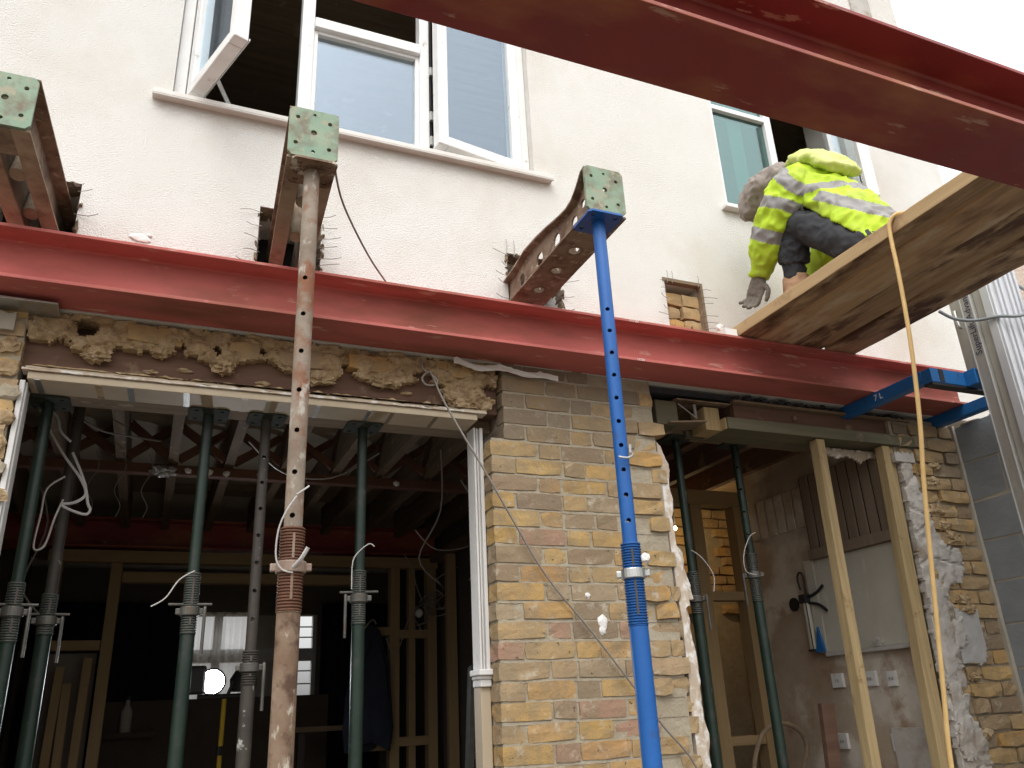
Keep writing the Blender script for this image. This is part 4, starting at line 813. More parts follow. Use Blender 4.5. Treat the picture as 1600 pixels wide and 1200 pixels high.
oriented(MB().lathe([(.068, .016), (.078, .016), (.078, -.05), (.05, -.075), (.0, -.08)], n=28, cap=False), M4).build('housing', m_lampb, wl_, True)
oriented(MB().lathe([(.068, .016), (.068, .0)], n=28, cap=False), M4).build('rim', m_lampb, wl_, True)
MB().box(.18, .34, 2.38, 2.48, 1.79, 1.95).build('head', m_lampb, wl_, bev=.015)
MB().lathe([(.0, 0), (.075, 0), (.08, .07), (.05, .12), (0, .12)], (.56, 2.45, 1.80), 20, False).build('head', m_lampb, wl_, True)
MB().tube([(.30, 2.43, 1.775), (.58, 2.43, 1.775)], .014, 8, False).tube([(.47, 2.42, 1.775), (.50, 2.41, 1.86)], .010, 8, False).build('crossbar', m_lampb, wl_)
MB().tube([(.455, 2.42, 1.76), (.445, 2.42, .17)], .014, 10, False).build('pole', m_yellow, wl_)
MB().tube([(.4485, 2.42, 1.50), (.4475, 2.42, 1.45)], .019, 10, False).build('clamp', m_black, wl_)
for a in (0, 2.1, 4.2): MB().tube([(.447, 2.42, .6), (.447 + .4 * math.cos(a), 2.42 + .4 * math.sin(a), .16)], .010, 6, False).build('leg', m_yellow, wl_)
sp_ = bpy.data.lights.new('work_light_beam', 'SPOT'); sp_.energy = 14; sp_.spot_size = rad(110); sp_.spot_blend = .6; sp_.color = (.92, .95, 1); sp_.shadow_soft_size = .06
so = bpy.data.objects.new('work_light_beam', sp_); COL.objects.link(so); so.location = lc + dd * .05; so.rotation_euler = (-dd).to_track_quat('Z', 'Y').inverted().to_euler() if False else dd.to_track_quat('-Z', 'Y').to_euler()
# jacket on the stud
jk = MB()
rings = [(2.23, .03, .02), (2.19, .07, .05), (2.10, .10, .07), (1.95, .125, .08), (1.75, .15, .09), (1.55, .165, .085), (1.43, .15, .07)]
n = 40; o = []
for z, a, b in rings:
    for k in range(n):
        w_ = 2 * math.pi * k / n; fr = 1 + .16 * math.sin(6 * w_ + z * 4) * (2.25 - z) + .08 * math.sin(11 * w_ + z * 9)
        jk.v.append(Vector((1.46 + a * fr * math.cos(w_) + .01 * math.sin(z * 20), 2.93 + b * fr * math.sin(w_) * .8, z + (.03 * math.sin(3 * w_) if z < 1.5 else 0))))
for i in range(len(rings) - 1):
    for k in range(n): jk.f.append((i * n + k, i * n + (k + 1) % n, (i + 1) * n + (k + 1) % n, (i + 1) * n + k))
jk.f.append(tuple(range(n)))
jo = thing('work_jacket', 'dark blue work jacket hanging from the stud frame by a cord', 'jacket', (1.46, 2.93, 1.4))
jk.build('body', m_denim, jo, True)
MB().tube([(1.42, 2.9, 2.16), (1.37, 2.88, 1.95), (1.35, 2.88, 1.65), (1.36, 2.88, 1.47)], lambda t: .045 + .01 * math.sin(t * 14), 10).build('sleeve', m_denim, jo, True)
MB().tube([(1.38, 2.93, 2.08), (1.41, 2.92, 2.2), (1.47, 2.92, 2.27), (1.50, 2.93, 2.24)], .006, 6).build('cord', m_wire, jo)
# ladder inside
sl_ = thing('step_ladder', 'grey aluminium step ladder partly hidden behind the white door jamb', 'ladder', (1.7, 1.4, .15))
for dx in (0, .26):
    MB().bar((1.545 + dx, 1.35, .16), (1.735 + dx * .7, 1.6, 1.86), .03, .06, (0, 1, 0)).build('stile', m_galv, sl_)
for z in (.5, .8, 1.1, 1.38, 1.62):
    t = (z - .16) / 1.7; MB().box(1.555 + .19 * t, 1.80 + .19 * t - .09 * t, 1.34 + .25 * t, 1.42 + .25 * t, z, z + .03).build('tread', m_galv, sl_)

# ================================================================== PROPS
def prop(x, y, zt, zth0, zth1, zc, mi, mo, mt, mc, label, holes=(), step=.09, hx=.0, handle=0, ri=.0245, ro=.0305, ph=0, pin=True, head=True):
    t = thing('steel_prop', label, 'steel prop', (x, y, 0), 'adjustable steel props')
    MB().box(x - .075, x + .075, y - .075, y + .075, .002, .01).build('base_plate', mo, t)
    MB().lathe([(ro, .01), (ro, zth0 - .004), (ro + .002, zth0 - .002), (ro + .002, zth0)], (x, y, 0), 24).build('outer_tube', mo, t, True)
    pr = []; nn = int((zth1 - zth0) / .0085); h = (zth1 - zth0) / nn
    for k in range(nn): pr += [(ro - .0015, zth0 + k * h), (ro + .0028, zth0 + (k + .3) * h), (ro + .0028, zth0 + (k + .6) * h)]
    pr.append((ro - .0015, zth1)); th = MB().lathe(pr, (x, y, 0), 24).build('thread', mt, t, True)
    d = Vector((-x, -3.1 - y, 0)).normalized(); s_ = Vector((-d.y, d.x, 0))   # slot and handle on the side towards the garden
    c = Vector((x, y, 0)) + d * (ro + .0015)
    MB().bar(c + Vector((0, 0, zc + .022)) + s_ * .004, c + Vector((0, 0, zth1 - .02)) + s_ * .004, .007, .004, d).build('slot', mi if mt is m_thread else m_dark, t)
    MB().bar(c + Vector((0, 0, zth0 + .03)) + s_ * .004, c + Vector((0, 0, zc - .022)) + s_ * .004, .007, .004, d).build('slot', mi if mt is m_thread else m_dark, t)
    cb = MB().lathe([(ro + .004, zc - .016), (ro + .010, zc - .016), (ro + .010, zc + .016), (ro + .004, zc + .016)], (x, y, 0), 24)
    for sg in (-1, 1):
        p = Vector((x, y, zc)) + s_ * sg * (ro + .012); cb.bar(p - d * .010, p + d * .010, .024, .022)
    co = cb.build('collar', mc, t, bev=.003)
    if handle:
        p = Vector((x, y, zc)) + s_ * handle * (ro + .026)
        MB().tube([p + Vector((0, 0, .012)) + d * .012, p + d * .022 + Vector((0, 0, .006)), p + d * .024 - Vector((0, 0, .05)), p + d * .02 - Vector((0, 0, .15))], .006, 8).build('handle', mc, co)
    if pin:
        p = Vector((x, y, zc + .024)); MB().tube([p - s_ * .075 + d * .01, p + s_ * .075 + d * .01], .005, 8, False).build('pin', mc, t)
    ob = MB().lathe([(ri, zth1 - .04), (ri, zt - .008), (ri - .0035, zt - .008), (ri - .0035, zth1 - .04), (ri, zth1 - .04)], (x, y, 0), 24, False).build('inner_tube', mi, t, True)
    if holes:
        cc = MB(); a = math.atan2(d.y, d.x) + ph; dv = Vector((math.cos(a), math.sin(a), 0))
        for z in holes: cc.tube([Vector((x, y, z)) - dv * .06, Vector((x, y, z)) + dv * .06], .0078, 14, False)
        cut(ob, cc)
        for p_ in ob.data.polygons: p_.use_smooth = True
        ob.data.set_sharp_from_angle(angle=rad(40))
    if head:
        hp = MB().prism([(x - .075, y - .062), (x - .062, y - .075), (x + .062, y - .075), (x + .075, y - .062), (x + .075, y + .062), (x + .062, y + .075), (x - .062, y + .075), (x - .075, y + .062)], zt - .008, zt, 'Z').build('head_plate', m_blue if mi is m_blue else (m_prust2 if mi is m_prust else m_hplate), t)
        cc = MB()
        for a in (-.048, .048):
            for b in (-.048, .048): cc.lathe([(.009, zt - .03), (.009, zt + .03)], (x + a, y + b, 0), 12)
        cut(hp, cc)
    return t
pr_r = prop(.345, -.73, 3.338, 1.885, 2.117, 2.005, m_prust, m_prust2, m_thread, m_collar, 'rusty paint-flaked prop in front, under the middle needle beam', [2.913 - .1275 * k for k in range(7)], ri=.0262, ro=.0325, ph=-.15, pin=False)
pr_b = prop(1.425, -.77, 3.338, 1.84, 2.10, 2.0, m_blue, m_blue, m_bluet, m_galv, 'bright blue prop in front of the brick pier, under the swan-neck needle', [2.95 - .0865 * k for k in range(10)], ph=.12, pin=False)
G = dict(ri=.0205, ro=.0255, mi=m_green, mo=m_green, mt=m_gthread, mc=m_icol)
prop(.128, .21, 2.771, 1.92, 2.14, 2.0, label='dark green prop left of the work light, just inside the wide opening', handle=1, **G)
prop(.352, .21, 2.771, 1.74, 1.86, 1.80, m_dprop, m_dprop, m_dprop, m_icol, 'dull grey-brown prop right of the work light, just inside the wide opening', [2.60 - .105 * k for k in range(7)], handle=1, pin=False, ri=.0205, ro=.0255)
prop(.752, .21, 2.771, 1.95, 2.16, 2.05, label='dark green prop right of the rusty prop, beside the hanging jacket', handle=-1, **G)
prop(-.44, .23, 2.771, 1.9, 2.1, 2.0, label='dark green prop at the left jamb of the wide opening, nearest the jamb', handle=1, **G)
prop(-.36, .50, 2.893, 1.95, 2.1, 2.0, m_dprop, m_green, m_gthread, m_icol, 'green prop with grey top tube, second from the left jamb', handle=1, ri=.0215, ro=.0265)
prop(2.415, .30, 2.884, 2.0, 2.20, 2.07, label='dark green prop at the plaster edge of the brick pier, narrow opening', handle=1, pin=False, **G)
prop(2.785, .30, 2.884, 2.06, 2.30, 2.19, label='shiny green prop in the middle of the narrow opening', holes=[2.75 - .12 * k for k in range(4)], handle=-1, pin=False, **G)
# safety pins and wires on the front props
tag(MB().tube([(1.395, -.80, 2.385), (1.425, -.812, 2.38), (1.455, -.795, 2.40), (1.452, -.77, 2.415), (1.43, -.74, 2.41)], .004, 8).tube([(1.44, -.805, 2.40), (1.441, -.806, 2.43)], .005, 6).build('wire_clip', m_galv), 'bright wire clip wrapped round the upper blue prop', 'clip')
tag(MB().lump((1.45, -.812, 2.045), (.014, .012, .017), 5, 2, .4).build('mortar_dab', m_chalk), 'white plaster dab on the blue prop collar', 'plaster')
tag(MB().tube([(.345, -.77, 2.20), (.318, -.775, 2.155), (.30, -.77, 2.10), (.298, -.765, 2.03), (.315, -.765, 1.995), (.345, -.77, 1.985)], .0025, 7).tube([(.345, -.768, 2.205), (.37, -.765, 2.225), (.38, -.755, 2.235)], .0028, 7).build('wire_loop', m_white), 'pale wire loop hanging on the rusty prop above its collar', 'wire')
tag(MB().tube([(.345, -.768, 2.0), (.362, -.79, 2.02), (.378, -.80, 2.05)], .006, 7).build('prop_bolt', m_white), 'short white bolt sticking up from the rusty prop collar', 'bolt')
tag(MB().tube([(.13, .165, 2.14), (.08, .155, 2.105), (.04, .15, 2.04), (-.005, .15, 2.01)], .0025, 7).build('wire_tie', m_white), 'pale wire tied to the green prop left of the work light', 'wire')
tag(MB().tube([(.75, .17, 2.24), (.715, .165, 2.19), (.712, .165, 2.08)], .0024, 6).tube([(.75, .17, 2.24), (.78, .165, 2.26), (.80, .165, 2.25)], .0024, 6).build('wire_tie', m_white), 'thin wire tied round the green prop beside the jacket', 'wire')
tag(MB().tube([(2.80, .255, 2.40), (2.75, .25, 2.37), (2.70, .25, 2.28), (2.70, .25, 2.20), (2.76, .25, 2.185)], .0024, 6).build('wire_tie', m_white), 'thin wire loop on the shiny prop in the narrow opening', 'wire')
tag(MB().tube([(2.40, .265, 2.30), (2.45, .255, 2.26), (2.50, .25, 2.18), (2.49, .25, 2.10)], .0024, 6).build('wire_tie', m_white), 'thin wire loop on the prop beside the pier plaster edge', 'wire')

# ================================================================== NEEDLE BEAMS
def needle(xc0, yf, xc1, yb, zb, label, w_=.165, h=.195):
    t = thing('needle_beam', label, 'needle beam', (xc0, yf, zb), 'needle beams through the wall')
    sk_ = lambda x, y: x + (xc1 - xc0) * (y - yf) / (yb - yf)
    def bx(xa, xb, ya, yb_, za, zb_):
        return MB().add([(sk_(xc0 + xa, ya), ya, za), (sk_(xc0 + xb, ya), ya, za), (sk_(xc0 + xb, yb_), yb_, za), (sk_(xc0 + xa, yb_), yb_, za), (sk_(xc0 + xa, ya), ya, zb_), (sk_(xc0 + xb, ya), ya, zb_), (sk_(xc0 + xb, yb_), yb_, zb_), (sk_(xc0 + xa, yb_), yb_, zb_)],
                        [(0, 3, 2, 1), (4, 5, 6, 7), (0, 1, 5, 4), (1, 2, 6, 5), (2, 3, 7, 6), (3, 0, 4, 7)])
    a = w_ / 2; c = .014
    p = MB().prism([(xc0 - a, zb + c), (xc0 - a + c, zb), (xc0 + a - c, zb), (xc0 + a, zb + c), (xc0 + a, zb + h - c), (xc0 + a - c, zb + h), (xc0 - a + c, zb + h), (xc0 - a, zb + h - c)], yf, yf + .012).build('end_plate', m_plate, t)
    cc = MB()
    for (u, v, r) in ((-.055, .155, .0075), (.052, .15, .0075), (-.058, .05, .0075), (.052, .045, .0075), (.0, .175, .006), (.0, .102, .0105), (.0, .025, .0065)):
        cc.tube([(xc0 + u, yf - .03, zb + v), (xc0 + u, yf + .04, zb + v)], r, 14, False)
    cut(p, cc); return t, bx, a
for (x0_, x1_, yf, lab) in ((-.585, -.545, -.655, 'rusty needle beam with green end plate at the far left, open tubes below'), (.335, .375, -.80, 'rusty straight needle beam with green end plate, resting on the rusty prop')):
    t, bx, a = needle(x0_, yf, x1_, 0, 3.34, lab)
    bx(-.036, -.028, yf + .0125, .29, 3.345, 3.535).build('side_web', m_dirt, t); bx(.028, .036, yf + .0125, .29, 3.345, 3.535).build('side_web', m_dirt, t)
    bx(-a, -.028, yf + .0125, .29, 3.336, 3.3445).build('bottom_flange', m_mud, t, bev=.001); bx(.028, a, yf + .0125, .29, 3.336, 3.3445).build('bottom_flange', m_mud, t, bev=.001)
    bx(-a, -.028, yf + .0125, .29, 3.5355, 3.543).build('top_flange', m_rust, t); bx(.028, a, yf + .0125, .29, 3.5355, 3.543).build('top_flange', m_rust, t)
    bx(-.0275, .0275, yf + .0125, yf + .15, 3.337, 3.3443).build('bearing_plate', m_dirt, t)
    for k in range(2):
        y = yf + .28 + k * .24; xx = x0_ + (x1_ - x0_) * (y - yf) / (0 - yf)
        MB().tube([(xx, y, 3.35), (xx + .012, y + .06, 3.53)], .0265, 14, False).build('web_tube', m_mud, t)
# swan-neck needle
t, bx, a = needle(1.43, -.835, 1.447, 0, 3.34, 'brown swan-neck needle beam with pierced sides, resting on the blue prop', .168, .2)
prof = [(-.822, 3.345), (.28, 3.345), (.28, 3.465), (-.02, 3.468), (-.12, 3.478), (-.24, 3.497), (-.37, 3.490), (-.48, 3.476), (-.58, 3.458), (-.65, 3.452), (-.70, 3.462), (-.745, 3.490), (-.79, 3.532), (-.822, 3.536)]
for sg in (-1, 1):
    x_ = 1.435 + sg * (a - .036)
    sw_ = MB().prism(prof, x_ - .004, x_ + .004, 'X').build('side_web', m_rust, t)
    cc = MB()
    for (y, z, r) in ((-.66, 3.395, .026), (-.50, 3.405, .030), (-.33, 3.41, .033), (-.14, 3.41, .030), (-.74, 3.43, .018)):
        cc.tube([(x_ - .05, y, z), (x_ + .05, y, z)], r, 18, False)
    cut(sw_, cc)
    up = [(y, z) for y, z in prof[2:]]
    lo = [(y, z + .008) for y, z in up]
    MB().prism(up + lo[::-1], x_ - .034 if sg < 0 else x_ - .004, x_ + .004 if sg < 0 else x_ + .034, 'X').build('top_lip', m_rust, t)
bt = MB().box(1.435 - a, 1.435 + a, -.822, .28, 3.336, 3.3445).build('bottom_flange', m_rust, t)
cc = MB()
for y in (-.55, -.38, -.20): cc.tube([(1.435, y, 3.30), (1.435, y, 3.38)], .024, 18, False)
cut(bt, cc)
for y in (-.55, -.38, -.20): MB().lathe([(.024, 3.342), (.030, 3.334), (.036, 3.3345), (.036, 3.3358)], (1.435, y, 0), 20, False).build('swaged_ring', m_rust, t, True)


# ================================================================== PLATFORM BOARDS
for i, (xa, xb, z, m_) in enumerate(((2.508, 2.610, 3.264, m_plank), (2.620, 2.834, 3.258, m_plank2), (2.848, 3.044, 3.268, m_plank), (3.056, 3.252, 3.259, m_plank))):
    mb = MB(); n_ = 18; ya, yb_ = -2.02, -.145 - .015 * i
    for k in range(n_ + 1):
        y = ya + (yb_ - ya) * k / n_; dz = .004 * fbm(k * .5, i * 9.); dx = .004 * fbm(k * .6, i * 5. + 2)
        for (x, zz) in ((xa + dx, z + dz), (xb + dx, z + dz), (xb + dx, z + .060 + dz), (xa + dx, z + .060 + dz)): mb.v.append(Vector((x, y, zz)))
    for k in range(n_):
        for c in range(4): mb.f.append((k * 4 + c, k * 4 + (c + 1) % 4, k * 4 + 4 + (c + 1) % 4, k * 4 + 4 + c))
    mb.f += [(3, 2, 1, 0), (n_ * 4, n_ * 4 + 1, n_ * 4 + 2, n_ * 4 + 3)]
    b_ = mb.build('scaffold_board', m_, None, bev=.004, own=True)
    if i == 0:
        b_.data.materials.append(m_plankb)
        for p in b_.data.polygons:
            if abs(p.normal.x) > .8 or abs(p.normal.y) > .8: p.material_index = 1
    tag(b_, ['narrow board along the left edge of the platform with a pale clean side', 'stained scaffold board beside the narrow pale-edged board of the platform', 'brown scaffold board in the platform, between the stained and the rough one', 'rough scaffold board along the right edge of the platform, nearest the mast'][i], 'plank', 'scaffold boards of the platform')
tag(MB().box(2.43, 2.50, -.20, -.10, 3.257, 3.295).lump((2.44, -.15, 3.32), (.02, .02, .02), 3, 2, .4).build('packing_block', m_chalk), 'small pale packing block on the red beam at the platform foot', 'block')

# ================================================================== MATERIAL LIFT (mast and blue forks)
ml = thing('material_lift', 'aluminium material lift mast with blue forks under the red beam', 'material lift', (3.65, -.65, 0))
MB().box(3.56, 3.62, -.62, -.565, 3.04, 3.66).build('inner_mast', m_alu, ml, bev=.003)
MB().box(3.556, 3.64, -.688, -.624, .2, 3.66).build('middle_mast', m_alu, ml, bev=.003)
MB().box(3.552, 3.556, -.630, -.626, .2, 3.66).box(3.552, 3.556, -.686, -.682, .2, 3.66).build('mast_rib', m_alulit, ml)
MB().box(3.575, 3.70, -.735, -.69, .2, 3.66).build('mast_channel', m_alu, ml)
C = MB().box(3.56, 3.80, -.78, -.737, .2, 3.66)
for x_ in (3.575, 3.625, 3.66, 3.71, 3.745, 3.78): C.box(x_ - .008, x_ + .008, -.792, -.780, .2, 3.66)
C.build('outer_mast', m_alulit, ml, bev=.003)
MB().box(3.80, 3.83, -.76, -.70, .2, 3.66).build('mast_flange', m_alulit, ml)
for (x_, ya) in ((3.345, -.50), (3.99, -.50)):
    fk = MB().box(x_ - .03, x_ + .03, ya, .085, 2.988, 3.0485).build('fork', m_fork, ml, bev=.003)
MB().box(3.316, 4.02, -.555, -.502, 2.975, 3.047).build('crossbar', m_fork, ml, bev=.003)
MB().box(3.316, 4.02, -.553, -.505, 2.962, 2.9745).build('crossbar_foot', m_black, ml)  # black strip added to paint the shaded underside of the crossbar
MB().box(3.545, 3.63, -.615, -.556, 2.97, 3.05).build('carriage', m_fork, ml, bev=.003)
MB().box(3.37, 3.40, -.5575, -.5555, 2.98, 3.045).build('joint_gap', m_black, ml)
text('SuperLift Advantage', .048, frame((3.5512, -.640 - .034, 3.10), (0, 0, 1), (0, 1, 0)), m_ink, ml, 'lettering')
text('7 L', .045, frame((3.3135, -.20, 3.002), (0, -1, 0), (0, 0, 1)), m_chalk, ml)
MB().bar((3.3138, .07, 3.018), (3.3138, .02, 3.020), .004, .0008, (1, 0, 0)).bar((3.3138, .07, 3.018), (3.3138, .045, 3.035), .004, .0008, (1, 0, 0)).bar((3.3138, .07, 3.018), (3.3138, .05, 3.000), .004, .0008, (1, 0, 0)).build('chalk_mark', m_chalk, ml)
MB().tube([(3.55, -.60, 3.36), (3.535, -.60, 3.35), (3.535, -.605, 3.28), (3.55, -.605, 3.265)], .007, 8).build('eye_bolt', m_galv, ml)
MB().box(3.85, 3.90, -.80, -.74, 2.55, 2.58).build('clamp', m_black, ml); MB().lump((3.83, -.80, 2.545), (.03, .025, .035), 3, 2, .25).build('clamp_knob', m_collar, ml)
MB().lathe([(.006, 0), (.006, .01)], (0, 0, 0), 8).build('bolt', m_dark, ml).location = Vector((3.555, -.595, 3.12)) - Vector((3.65, -.65, 0))
MB().box(3.45, 3.9, -1.3, -.5, .06, .2).build('base', m_alu, ml); MB().box(3.45, 3.52, -2.0, -.5, .02, .059).box(3.83, 3.9, -2.0, -.5, .02, .059).build('leg', m_alu, ml)
tag(MB().tube([(3.40, -.62, 3.33), (3.47, -.64, 3.29), (3.53, -.70, 3.262), (3.56, -.80, 3.24), (3.62, -.83, 3.235), (3.70, -.83, 3.26), (3.78, -.82, 3.33), (3.82, -.80, 3.42), (3.80, -.74, 3.50)], .008, 8).build('cable', m_block), 'thin grey cable looping across the lift mast', 'cable')

# ================================================================== CABLES AND WIRES
tag(MB().tube([(2.64, -1.22, 3.328), (2.57, -1.22, 3.337), (2.515, -1.20, 3.336), (2.496, -1.175, 3.31), (2.493, -1.165, 3.25), (2.49, -1.16, 3.06), (2.487, -1.14, 2.79), (2.486, -1.10, 2.506), (2.485, -1.055, 2.28), (2.485, -.992, 1.911), (2.485, -.937, 1.581), (2.485, -.904, 1.365), (2.485, -.87, .9), (2.49, -.86, .3), (2.55, -.9, .01)], .0080, 10).build('extension_cable', m_yrope), 'yellow cable hanging over the platform edge down past the right opening', 'cable')
tag(MB().tube([(.945, -.012, 3.02), (.955, -.02, 2.97), (1.0, -.03, 2.935), (1.01, -.03, 2.905), (.965, -.03, 2.895), (.945, -.03, 2.925), (.975, -.035, 2.955), (.995, -.04, 2.92), (1.023, -.05, 2.841), (1.10, -.055, 2.70), (1.212, -.05, 2.521), (1.34, -.03, 2.32), (1.475, -.02, 2.109), (1.66, -.025, 1.89), (1.842, -.03, 1.658), (1.95, -.03, 1.52), (2.06, -.03, 1.40), (2.14, -.02, 1.25)], .0045, 8).build('cable', m_wire), 'grey cable knotted at the broken lintel, running slantwise down the brick pier', 'cable')
tag(MB().tube([(.44, -.72, 3.36), (.50, -.40, 3.55), (.56, -.03, 3.80)], .0045, 7).tube([(.56, -.02, 3.81), (.66, -.012, 3.60), (.78, -.012, 3.35), (.82, -.02, 3.25)], .0045, 7, sub=3).build('cable', m_wire) if False else MB().tube([(.425, -.70, 3.40), (.50, -.50, 3.385), (.66, -.25, 3.33), (.80, -.10, 3.272)], .004, 7).build('cable', m_wire), 'thin wire slanting down the render right of the rusty prop', 'wire')
tag(MB().tube([(-.53, .42, 2.88), (-.451, .42, 2.731), (-.38, .42, 2.619), (-.313, .42, 2.533), (-.286, .42, 2.47), (-.32, .42, 2.435), (-.363, .42, 2.425), (-.33, .42, 2.405), (-.276, .42, 2.39), (-.262, .42, 2.41), (-.273, .42, 2.433), (-.29, .42, 2.50), (-.32, .42, 2.57), (-.353, .42, 2.634)], .0055, 8).build('cable', m_white), 'white twin cable dangling in a bent loop at the top left of the opening', 'cable')
tag(MB().tube([(-.50, .38, 2.84), (-.46, .38, 2.80), (-.42, .38, 2.76), (-.40, .36, 2.70), (-.36, .36, 2.66)], .005, 7).build('cable', m_white), 'short white cable at the top left corner, behind the jamb', 'cable')
tag(MB().tube([(-.36, .36, 2.52), (-.41, .33, 2.46), (-.415, .32, 2.36), (-.418, .30, 2.235), (-.384, .30, 2.245), (-.366, .30, 2.344), (-.35, .32, 2.42)], .004, 7).build('cable', m_wire), 'thin grey cable drooping between the two left props', 'cable')
tag(MB().tube([(-.47, .16, 1.62), (-.44, .16, 1.66), (-.43, .16, 1.58), (-.45, .16, 1.47), (-.50, .15, 1.43)], .004, 7).build('cable', m_white), 'pale cable loop low beside the left jamb', 'cable')
for i in range(3):
    a = -.33 + .12 * i; tag(MB().tube([(a, 1.2, 2.88), (a + .02, 1.2, 2.80), (a - .02, 1.22, 2.70), (a + .015, 1.22, 2.62), (a, 1.2, 2.56)], .0024, 6).build('cable', m_wire), ['thin wire hanging under the ceiling strap, leftmost of the three', 'thin wire hanging under the ceiling strap, between two others', 'thin wire hanging under the ceiling strap, rightmost of the three'][i], 'wire')
for lab, pts in (('black cable sagging across the left joists near the jamb', [(-.45, .5, 2.88), (-.30, .7, 2.83), (-.16, .9, 2.87), (-.05, 1.0, 2.89)]),
                 ('grey cable drooping behind the rusty prop under the joists', [(.35, .9, 2.89), (.55, 1.1, 2.80), (.80, 1.1, 2.79), (1.0, .9, 2.88)]),
                 ('thin cable hanging in a long curve near the right jamb', [(1.30, .8, 2.89), (1.36, 1.0, 2.62), (1.30, 1.2, 2.40), (1.45, 1.3, 2.28)]),
                 ('dark cable running down the right side studs', [(1.90, 1.2, 2.72), (1.80, 1.2, 2.55), (1.86, 1.25, 2.30), (1.82, 1.3, 2.05), (1.88, 1.3, 1.8)]),
                 ('brown cable hanging behind the two left props', [(-.62, 1.3, 2.85), (-.50, 1.3, 2.55), (-.56, 1.3, 2.25), (-.45, 1.35, 2.1)])):
    tag(MB().tube(pts, .0045, 6).build('cable', m_wire), lab, 'cable')
tw = MB()
for i in range(14):
    r = random.Random(i); p = Vector((1.86, 2.85, 2.36)); q = [p + Vector((r.uniform(-.05, .05), r.uniform(-.05, .05), r.uniform(-.05, .05)))]
    for k in range(4): q.append(q[-1] + Vector((r.uniform(-.07, .13), r.uniform(-.1, .04), r.uniform(-.09, .10))))
    tw.tube(q, .0035, 5, sub=4)
t_ = tw.build('tangled_wires', m_wire); tag(t_, 'tangle of loose wires by the bulb at the right of the stud frame', 'wires'); t_['kind'] = 'stuff'
lbx = thing('light_bulb', 'unlit white bulb hanging in the tangled wires by the stud frame', 'bulb', (1.80, 2.86, 2.31))
MB().lump((1.80, 2.86, 2.31), (.03, .03, .034), 1, 2, 0).build('glass', m_frame, lbx, True); MB().lathe([(.014, .03), (.014, .07)], (1.80, 2.86, 2.31), 10).build('cap', m_black, lbx)
tag(MB().tube([(1.70, 2.9, 2.74), (1.76, 2.9, 2.64), (1.79, 2.9, 2.52), (1.83, 2.88, 2.40)], .004, 6).tube([(1.83, 2.88, 2.42), (1.72, 2.88, 2.25), (1.66, 2.88, 2.08), (1.61, 2.88, 2.04), (1.56, 2.88, 2.14)], .004, 6).build('cable', m_wire), 'pale flex running from the stud frame top to the bulb and down', 'cable')
tag(MB().tube([(1.55, 1.2, 2.85), (1.70, 1.2, 2.60), (1.60, 1.2, 2.48), (1.40, 1.2, 2.45), (1.28, 1.2, 2.55)], .004, 6).tube([(1.62, 1.3, 2.85), (1.68, 1.3, 2.65), (1.70, 1.3, 2.45), (1.62, 1.3, 2.30)], .004, 6).build('cable', m_wire), 'grey cable drooping from the joists near the right jamb', 'cable')

# ================================================================== WORKER
def loft(rings, n=28):
    """rings: (centre, axis_u, axis_v, ru, rv)"""
    mb = MB()
    for c, u, v, ru, rv in rings:
        for k in range(n):
            a = 2 * math.pi * k / n; mb.v.append(Vector(c) + u * math.cos(a) * ru + v * math.sin(a) * rv)
    for i in range(len(rings) - 1):
        for k in range(n): mb.f.append((i * n + k, i * n + (k + 1) % n, (i + 1) * n + (k + 1) % n, (i + 1) * n + k))
    mb.f.append(tuple(reversed(range(n)))); e = (len(rings) - 1) * n; mb.f.append(tuple(e + k for k in range(n)))
    return mb
def limb(pts, side=(1, 0, 0)):
    P = [Vector(p[0]) for p in pts]; out = []
    Q = []
    for i in range(len(P) - 1):
        for k in range(6):
            t = k / 6; p0 = P[max(i - 1, 0)]; p1 = P[i]; p2 = P[i + 1]; p3 = P[min(i + 2, len(P) - 1)]
            c = .5 * ((2 * p1) + (p2 - p0) * t + (2 * p0 - 5 * p1 + 4 * p2 - p3) * t * t + (3 * p1 - p0 - 3 * p2 + p3) * t ** 3)
            Q.append((c, pts[i][1] * (1 - t) + pts[i + 1][1] * t, pts[i][2] * (1 - t) + pts[i + 1][2] * t))
    Q.append((P[-1], pts[-1][1], pts[-1][2]))
    for i, (c, ru, rv) in enumerate(Q):
        d = (Q[min(i + 1, len(Q) - 1)][0] - Q[max(i - 1, 0)][0]).normalized(); u = Vector(side); u = (u - d * u.dot(d)).normalized(); v = d.cross(u)
        out.append((c, u, v, ru, rv))
    return out
def skin(name, lofts, vox, m_, parent, wr=0, fr=9, seed=0, paint=None):
    mb = MB()
    for l in lofts: q = loft(l); mb.add(q.v, q.f)
    ob = mb.build(name, m_, parent)
    r = ob.modifiers.new('r', 'REMESH'); r.mode = 'VOXEL'; r.voxel_size = vox
    s_ = ob.modifiers.new('s', 'SMOOTH'); s_.iterations = 6; s_.factor = .5
    par = ob.parent; ob.parent = None; bake(ob); ob.parent = par
    me = ob.data; me.materials.clear(); me.materials.append(m_)
    o = OFF[name if False else ob.name]
    if wr:
        nrm = [v.normal.copy() for v in me.vertices]
        for v, nn in zip(me.vertices, nrm):
            p = Vector(v.co) * fr + Vector((seed, 0, 0)); p.z *= .9
            a = 1 - abs(noise.noise(p)) * 2; b = 1 - abs(noise.noise(p * 2.3 + Vector((7, 3, 1)))) * 2
            v.co += nn * wr * (a * .7 + b * .4 - .5)
    for p in me.polygons: p.use_smooth = True
    if paint:
        for m2 in paint[0]: me.materials.append(m2)
        for p in me.polygons: p.material_index = paint[1](Vector(p.center) + o)
    return ob
wk = thing('person', 'crouching worker in yellow hi-vis jacket and grey hood, reaching down on the platform boards', 'person', (2.8, -.6, 3.32))
